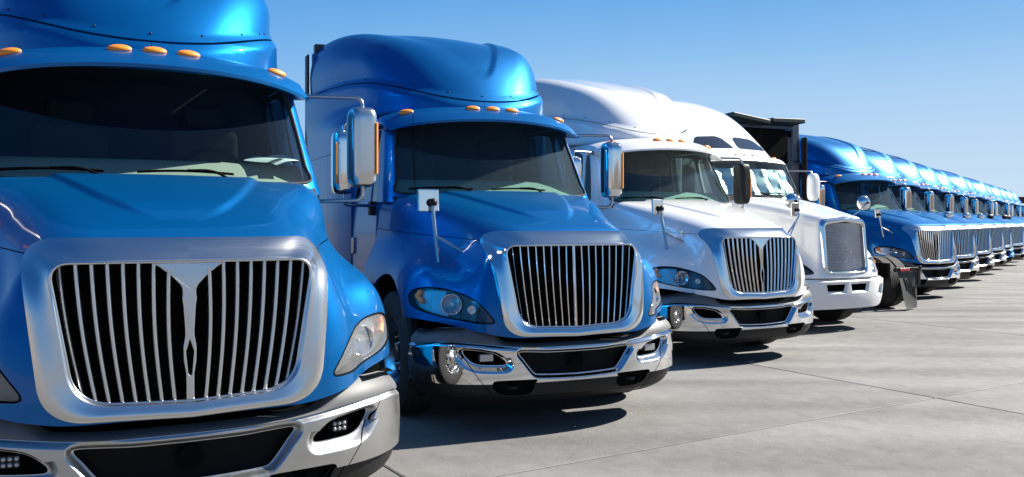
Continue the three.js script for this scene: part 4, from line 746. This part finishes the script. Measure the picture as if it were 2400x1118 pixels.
// ---------------------------------------------------------------- ground
const YAW_SLAB = 0.553;
{
  const N = 1024, SIZE = 16;
  const colour = tex(N, (u, v) => {
    const streak = wrapNoise(u, v * 6, 3, 4.2) * 0 + (noise.noise(u * 4, v * 34, 1.5) * (1 - u) + noise.noise((u - 1) * 4, v * 34, 1.5) * u) ;
    const big = wrapNoise(u, v, 3, 11) * 0.6 + wrapNoise(u, v, 7, 13) * 0.4, fine = wrapNoise(u, v, 60, 3) * 0.5 + wrapNoise(u, v, 150, 5) * 0.5;
    const sv = streak * (1 - Math.max(0, 1 - v * 12)) * (1 - Math.max(0, 1 - (1 - v) * 12));
    let k = 1 + 0.55 * big + 0.55 * sv + 0.40 * fine + 0.06 * (hash(u * N, v * N) - 0.5);
    k *= (1 - 0.2 * sstep(0.2, 0.55, wrapNoise(u, v, 9, 21) + 0.45 * sv)) * (1 - 0.3 * sstep(0.42, 0.62, wrapNoise(u, v, 14, 31))) * (1 + 0.13 * sstep(0.25, 0.5, wrapNoise(u, v, 6, 41)));
    const c = 0.152 * k; return [Math.pow(c * 1.03, 1 / 2.2), Math.pow(c * 1.0, 1 / 2.2), Math.pow(c * 0.95, 1 / 2.2)];
  }, { srgb: true });
  colour.repeat.set(1 / SIZE, 1 / SIZE);
  const bump = tex(512, (u, v) => { const n = 0.5 + 0.25 * wrapNoise(u, v, 40, 1) + 0.25 * wrapNoise(u, v, 120, 2); return [n, n, n]; }); bump.repeat.set(1 / 3, 1 / 3);
  M.concrete = new THREE.MeshStandardMaterial({ map: colour, roughness: 0.8, bumpMap: bump, bumpScale: 0.006 });
  M.joint = new THREE.MeshStandardMaterial({ color: rgb(0.07, 0.068, 0.065), roughness: 0.95 });
  M.yard = new THREE.MeshStandardMaterial({ color: rgb(0.165, 0.162, 0.155), roughness: 0.85 });
  const ground = part('ground', new THREE.PlaneGeometry(1600, 1600).rotateX(-Math.PI / 2).translate(0, -0.012, 0), M.joint, scene); ground.userData.kind = 'structure'; used.ground = 0;
  const far = [];
  const size = 5.2, c = Math.cos(YAW_SLAB), s = Math.sin(YAW_SLAB), ox = 3.887, od = 8.0;
  for (let i = -8; i < 14; i++) for (let j = -7; j < 13; j++) {
    const cx = ox + (i + 0.5) * size * c - (j + 0.5) * size * s, cd = od + (i + 0.5) * size * s + (j + 0.5) * size * c;
    const g = new THREE.BufferGeometry(), e = size / 2 - 0.006, P = [], U = [], off = [rnd() * 16, rnd() * 16], I = [];
    const corner = [[-e, -e], [e, -e], [e, e], [-e, e]], b = 0.012;
    for (const [q, y] of [[e, -0.006], [e - b, 0]]) for (const [x, z] of [[-q, -q], [q, -q], [q, q], [-q, q]]) { P.push(cx + x * c - z * s, y, -(cd + x * s + z * c)); const wx = cx + x * c - z * s, wz = cd + x * s + z * c; U.push(wx + off[0], wz + off[1]); }
    I.push(4, 5, 6, 4, 6, 7); for (let k = 0; k < 4; k++) { const n = (k + 1) % 4; I.push(k, n, n + 4, k, n + 4, k + 4); }
    g.setAttribute('position', new THREE.Float32BufferAttribute(P, 3)); g.setAttribute('uv', new THREE.Float32BufferAttribute(U, 2)); g.setIndex(I); g.computeVertexNormals();
    const flat = g.toNonIndexed(); flat.computeVertexNormals();
    part('concrete_slab', flat, M.concrete, ground);
  }
  // the yard goes on beyond the slabs that can be told apart
  const yard = part('yard', new THREE.RingGeometry(70, 1500, 96, 1).rotateX(-Math.PI / 2).translate(20, -0.004, -25), M.yard, ground); yard.userData.kind = 'stuff'; yard.name = 'paving';
}
function hash(x, y) { const s = Math.sin(Math.floor(x) * 127.1 + Math.floor(y) * 311.7) * 43758.5453; return s - Math.floor(s); }

// ---------------------------------------------------------------- the row of trucks
const row = 'tractor trucks parked in a slanted row';
makeTractor({ at: [-1.462, 3.953], yaw: 0.479, paint: M.blue, bright: M.dullChrome, lensMat: M.hazyLens, grille: 'v', fog: 'led', bumper: M.wornBumper, dusty: false, group: row, label: 'nearest blue truck at the left edge, square LED fog lamps in a dull scratched bumper' });
makeTractor({ at: [0.498, 6.737], yaw: 0.414, paint: M.blue, bright: M.chrome, lensMat: M.lens, grille: 'straight', fog: 'lamp', hoodMirror: true, aerial: true, rearEdge: true, group: row, label: 'blue truck with plain upright grille bars, between the nearest truck and the white one' });
makeTractor({ at: [2.877, 9.956], yaw: 0.487, paint: M.white, bright: M.chrome, lensMat: M.lens, grille: 'v', fog: 'none', hoodMirror: true, aerial: true, group: row, blackMirror: true, label: 'white truck with a V in its chrome bar grille and a chrome bumper' });
makeMeshGrilleTruck({ at: [4.92, 12.75], yaw: 0.48, group: row, label: 'white truck with a tall woven mesh grille, a white bumper and a silver sunshade' });
{
  // a tractor backed in: its open roof fairing, rear wheels and mudflap face us
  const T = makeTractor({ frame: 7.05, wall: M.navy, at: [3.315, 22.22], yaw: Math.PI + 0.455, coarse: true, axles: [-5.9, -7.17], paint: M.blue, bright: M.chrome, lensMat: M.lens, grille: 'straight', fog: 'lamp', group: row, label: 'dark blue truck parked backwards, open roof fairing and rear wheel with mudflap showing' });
  for (const z of [-5.9, -7.17]) for (const s of [-1, 1]) part('wheel', steerTyre, M.rubber, T).position.set(s * 0.66, 0.515, z);
  T.scale.setScalar(0.94);
  // things at the tail, image right is -x here
  for (const s of [-1, 1]) {
    const flap = (u, v) => [s * (0.60 + 0.56 * u) - 0.05 * v * v, lerp(0.74, 0.03, v), -7.8 - 0.09 * Math.sin(v * 2.6) * (1 - u) + 0.05 * u * v - 0.12 * Math.pow(v, 4) * (1 - u)];
    const F = part('mudflap', sheet(flap, 20, 20), M.flap, T);
    for (let i = 0; i < 5; i++) part('flap_rib', tube([0, 0.5, 1].map((t) => { const q = flap(0.25 + 0.13 * i + 0.1 * t, 0.15 + 0.1 * i * 0.6 + 0.35 * t); return [q[0], q[1], q[2] - 0.008]; }), 0.009, 10, 5), M.rubber, F);
    part('flap_plate', box(0.06, 0.34, 0.02, s * 1.15, 0.62, -7.83, 0.005), M.blackPlastic, T).rotation.z = 0;
    const H = part('flap_hanger', box(0.72, 0.085, 0.05, s * 0.86, 0.79, -7.81, 0.008), M.blackPlastic, T);
    part('tail_reflector', box(0.26, 0.055, 0.012, s * 0.76, 0.79, -7.84, 0.004), M.red, H);
    part('fender_bracket', merge([box(0.05, 0.34, 0.05, s * 1.22, 0.65, -7.78, 0.008), box(0.05, 0.05, 0.9, s * 1.2, 0.83, -7.4, 0.008)]), M.blackPlastic, T);
  }
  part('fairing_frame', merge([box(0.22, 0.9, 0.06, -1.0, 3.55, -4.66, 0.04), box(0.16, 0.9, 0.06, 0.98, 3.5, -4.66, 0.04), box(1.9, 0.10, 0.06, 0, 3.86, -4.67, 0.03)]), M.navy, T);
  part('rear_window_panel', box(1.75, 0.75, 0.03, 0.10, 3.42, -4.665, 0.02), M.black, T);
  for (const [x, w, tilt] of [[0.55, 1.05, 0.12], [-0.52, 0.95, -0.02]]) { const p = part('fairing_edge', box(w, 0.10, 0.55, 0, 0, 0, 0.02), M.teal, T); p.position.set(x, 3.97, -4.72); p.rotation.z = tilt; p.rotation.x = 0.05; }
}
makeTractor({ at: [8.9, 18.2], yaw: 0.48, paint: M.blue, bright: M.chrome, lensMat: M.lens, grille: 'v', fog: 'lamp', hoodMirror: true, group: row, label: 'blue truck with a V grille and square hood mirror, right behind the black mudflap' });
const later = ['first', 'second', 'third', 'fourth', 'fifth', 'sixth', 'seventh', 'eighth', 'ninth', 'tenth', 'eleventh', 'twelfth'];
for (let i = 0; i < 12; i++) makeTractor({ at: [8.9 + 1.88 * (i + 1) + [0.02, -0.05, 0.04, -0.03, 0.04, -0.04, 0.03, 0, 0.05][i % 9], 18.2 + 2.72 * (i + 1) + [0.04, -0.08, 0.06, 0.05, -0.06, 0.08, -0.05, 0.08, 0][i % 9]], yaw: 0.48 + [0.005, -0.01, 0.008, 0.012, -0.008, 0.01, -0.012, 0.01, 0.01][i % 9], coarse: true, paint: [M.blueC, M.blueB, M.blue][i % 3], bright: M.chrome, lensMat: M.lens, grille: 'straight', fog: 'lamp', bumper: [M.dullChrome, M.darkSteel, M.dullChrome, M.blue, null, M.dullChrome][i] ?? undefined, lump: [M.chrome, M.chrome, M.chrome, M.blackPlastic, M.blackPlastic, M.blackPlastic][i], solar: i < 3, group: row, label: `${later[i]} blue truck beyond the V-grilled one, counting along the far row` });
for (const [x, z, turn, tilt, label] of [[0.70, -1.80, 0.5, 0.25, 'white paper sheet on the dashboard of the nearest truck, the left one of two'], [0.80, -1.78, 0.2, 0.35, 'white paper sheet on the dashboard of the nearest truck, closest to the door']]) {
  const c = Math.cos(0.479), s = Math.sin(0.479), p = part('paper_sheet', sheet((u, v) => [(u - 0.5) * 0.16, 0.012 * Math.sin(u * 3) + 0.01 * v * v, (v - 0.5) * 0.24], 8, 8), M.paper, scene);
  p.name = numbered('paper_sheet'); p.userData = { label, category: 'paper' };
  p.position.set(-1.462 + x * c + z * s, 2.035, -(3.953 - (z * c - x * s))); p.rotation.set(tilt, 0.479 + turn, 0);
}
// ---------------------------------------------------------------- far things
{
  const W = thing('warehouse', 'long low dark red warehouse on the horizon behind the farthest trucks', 'building');
  for (let i = 0; i < 16; i++) part('wall_panel', box(5.96, 6, 0.4, (i - 8) * 6, 3, 0, 0.02), M.maroon, W);
  part('roof', box(98, 0.35, 30, 0, 6.1, -14.8, 0.05), M.roofEdge, W);
  for (let i = 0; i < 8; i++) part('dock_door', box(3, 3.4, 0.1, (i - 4) * 12 + 3, 1.9, 0.24, 0.02), M.dockDoor, W);
  W.position.set(118, 0, -150); W.rotation.y = -0.5;
  // the gravel bank that shuts the yard off behind the camera
  const bank = part('hills', sheet((u, v) => { const a = lerp(-0.5, Math.PI + 0.9, u), r = lerp(24, 46, v) + 2.5 * noise.noise(u * 9, 1, 2); const h = 4.6 * Math.sin(Math.min(1, v * 1.7) * Math.PI / 2) * (1 + 0.25 * noise.noise(u * 30, v * 2, 5)) * sstep(0, 0.06, u) * sstep(1, 0.94, u); return [r * Math.cos(a) * -1 + 2, h - 0.02, r * Math.sin(a)]; }, 160, 14), M.gravel, scene); bank.userData.kind = 'structure';
}
renderer.render(scene, camera);
